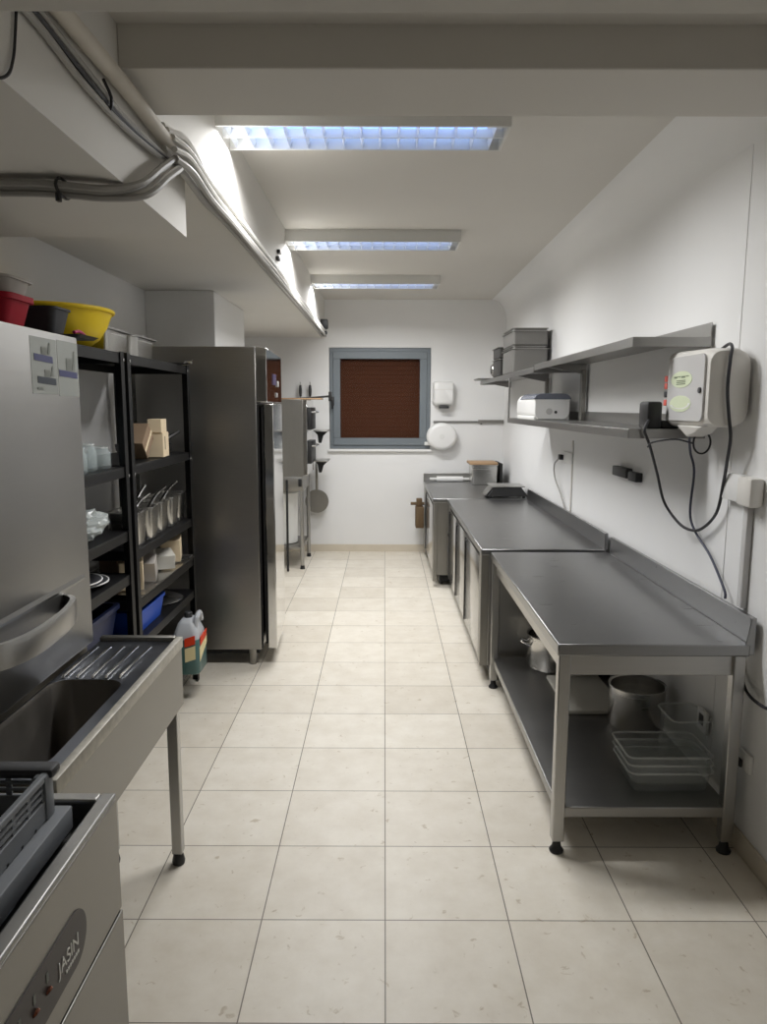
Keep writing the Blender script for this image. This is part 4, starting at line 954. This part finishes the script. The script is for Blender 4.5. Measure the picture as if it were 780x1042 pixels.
# ------------------------------------------------------------------ cables along the dropped ceiling
rnd = random.Random(3)
base = [(-.655, 2.30, 2.44), (-.645, 2.45, 2.445), (-.648, 2.75, 2.435), (-.655, 3.2, 2.445), (-.655, 4.5, 2.44), (-.66, 6.0, 2.44), (-.665, 7.6, 2.445)]
offs = [(0, 0), (.024, .014), (-.010, .006), (.006, -.024), (.002, .034), (-.006, .058), (.030, -.012), (.022, .042), (-.008, .084), (.012, .068)]
for k, (ox, oz) in enumerate(offs):
    pts = []
    for i, (x, y, z) in enumerate(base):
        jx_, jz_ = rnd.uniform(-.009, .009), rnd.uniform(-.009, .009)
        pts.append((min(SX + .09, max(SX + .014, x + ox + jx_)), y + (.05 * k if i == len(base) - 1 else 0), z + oz + jz_))
    solo('ceiling_cable', MB().tube(pts, .0095 if k % 3 else .012, 7, 5), M['cable_w'] if k not in (3, 6) else M['cable_g'],
         'pale cable in the thick bundle along the dropped ceiling edge' if k not in (3, 6) else 'grey cable low in the thick bundle along the dropped ceiling edge', 'cable', (-.66, 4.5, 2.45), 'pale cables in the ceiling bundle' if k not in (3, 6) else 'grey cables in the ceiling bundle')
# strands from the left, crossing under the drop and climbing to the edge
cr = [(-1.6, 1.93, 2.236), (-.97, 1.93, 2.238), (-.82, 1.94, 2.236), (-.715, 1.97, 2.236), (-.66, 2.04, 2.265), (-.648, 2.20, 2.355), (-.645, 2.33, 2.42)]
for k, (oy, oz) in enumerate(((0, 0), (.017, -.003), (-.016, .004), (.032, .004), (.008, -.014))):
    pts = [(x + (.010 * k if i > 3 else 0) * .6, y + oy * (1 if i < 4 else .4), z + oz + (.0 if i < 4 else oy * -.4)) for i, (x, y, z) in enumerate(cr)]
    solo('ceiling_cable', MB().tube(pts, .009, 7, 6), M['cable_w'] if k in (1, 3) else M['cable_g'],
         'pale cable crossing under the left drop and bending up to the bundle' if k in (1, 3) else 'grey cable crossing under the left drop and bending up to the bundle', 'cable', (-.9, 1.95, 2.24), 'pale cables crossing from the left' if k in (1, 3) else 'grey cables crossing from the left')
solo('cable_tie', MB().tube([(-.815, 1.93 + .044 * math.cos(2 * PI * k / 14) + .008, 2.234 + .022 * math.sin(2 * PI * k / 14)) for k in range(14)], .004, 6, 1, True).box(-.82, -.81, 1.90, 1.915, 2.195, 2.215), M['black'], 'black tie strapped round the cables crossing on the left', 'cable tie', (-.815, 1.94, 2.23))
solo('ceiling_pipe', MB().tube([(-.656, 1.17, 2.488), (-.657, 1.6, 2.482), (-.655, 1.98, 2.484), (-.656, 2.25, 2.478), (-.655, 2.5, 2.482), (-.655, 2.70, 2.474)], .021, 14, 6), M['plaster_pipe'], 'thick painted pipe along the dropped ceiling side near the beam', 'pipe', (-.65, 1.8, 2.5))
for k in range(3):
    solo('ceiling_cable', MB().tube([(-.668, 1.17, 2.445 - .014 * k), (-.668, 1.5, 2.443 - .014 * k), (-.668, 1.72, 2.432 - .018 * k), (-.668, 2.0, 2.42 - .012 * k), (-.66, 2.30, 2.43 - .006 * k), (-.655, 2.45, 2.435)], .008, 7, 6), M['cable_g'] if k != 1 else M['cable_k'],
         'thin grey cable running just below the thick painted pipe' if k != 1 else 'thin black cable running just below the thick painted pipe', 'cable', (-.66, 1.8, 2.44), 'thin cables below the painted pipe')
solo('cable_tie', MB().tube([(-.672, 1.86, 2.46), (-.655, 1.86, 2.42), (-.66, 1.865, 2.395), (-.672, 1.86, 2.41)], .004, 6, 3), M['cable_k'], 'dark tie end hanging from the thin cables by the beam', 'cable tie', (-.66, 1.86, 2.42))
solo('loose_wire', MB().tube([(-.675, 1.45, 2.43), (-.675, 1.435, 2.36), (-.675, 1.42, 2.31), (-.675, 1.39, 2.27), (-.70, 1.36, 2.256), (-.80, 1.33, 2.254)], .003, 6, 6), M['cable_k'], 'thin dark wire running down the dropped ceiling side, nearest the camera', 'wire', (-.675, 1.42, 2.3))
pl = thing('cable_plug', 'black plug at the far end of the ceiling cable bundle', 'plug', (-.66, 7.85, 2.5))
part(pl, 'body', MB().box(-.678, -.60, 7.84, 7.92, 2.50, 2.60, .012), M['black'])
part(pl, 'tail', MB().tube([(-.64, 7.88, 2.50), (-.62, 7.90, 2.46), (-.645, 7.86, 2.43), (-.66, 7.75, 2.44)], .012, 8, 5), M['charcoal'])
for (y, z) in ((4.78, 2.655), (4.73, 2.605), (4.68, 2.535)):
    solo('cable_clip', MB().box(SX, SX + .022, y - .03, y + .03, z - .012, z + .012, .005), M['black'], {2.655: 'topmost', 2.605: 'middle', 2.535: 'lowest'}[z] + ' of three black clips on the lit dropped ceiling side', 'clip', (SX, y, z), 'black clips on the dropped ceiling side')

# ------------------------------------------------------------------ light, camera, view
wd = bpy.data.worlds.new('world'); bpy.context.scene.world = wd
wd.use_nodes = True
wd.node_tree.nodes['Background'].inputs[0].default_value = (.9, .95, 1, 1)
wd.node_tree.nodes['Background'].inputs[1].default_value = .02

cam = bpy.data.cameras.new('camera')
cam.sensor_fit = 'HORIZONTAL'; cam.sensor_width = 36
cam.lens = 739.5 / 780 * 36
cam.clip_start = .05
co_ = bpy.data.objects.new('camera', cam); COL.objects.link(co_)
co_.location = (0, 0, 4.122 * .41)
p_, r_, y_ = .144, .003, .001
right = Vector((1, 0, 0)); upv = Vector((0, math.sin(p_), math.cos(p_))); fwd = Vector((0, math.cos(p_), -math.sin(p_)))
r2 = right * math.cos(r_) + upv * math.sin(r_); u2 = -right * math.sin(r_) + upv * math.cos(r_)
Zr = Matrix.Rotation(y_, 3, 'Z')
r2, u2, f2 = Zr @ r2, Zr @ u2, Zr @ fwd
mw = Matrix((r2, u2, -f2)).transposed()
co_.rotation_euler = mw.to_euler()
S = bpy.context.scene
S.camera = co_
S.view_settings.view_transform = 'Standard'
S.view_settings.look = 'None'
S.view_settings.exposure = 0.0
S.view_settings.gamma = 1.0
S.view_settings.use_curve_mapping = False
S.cycles.max_bounces = 14
S.cycles.diffuse_bounces = 6
S.cycles.glossy_bounces = 6
S.cycles.transparent_max_bounces = 16
S.cycles.sample_clamp_indirect = 6
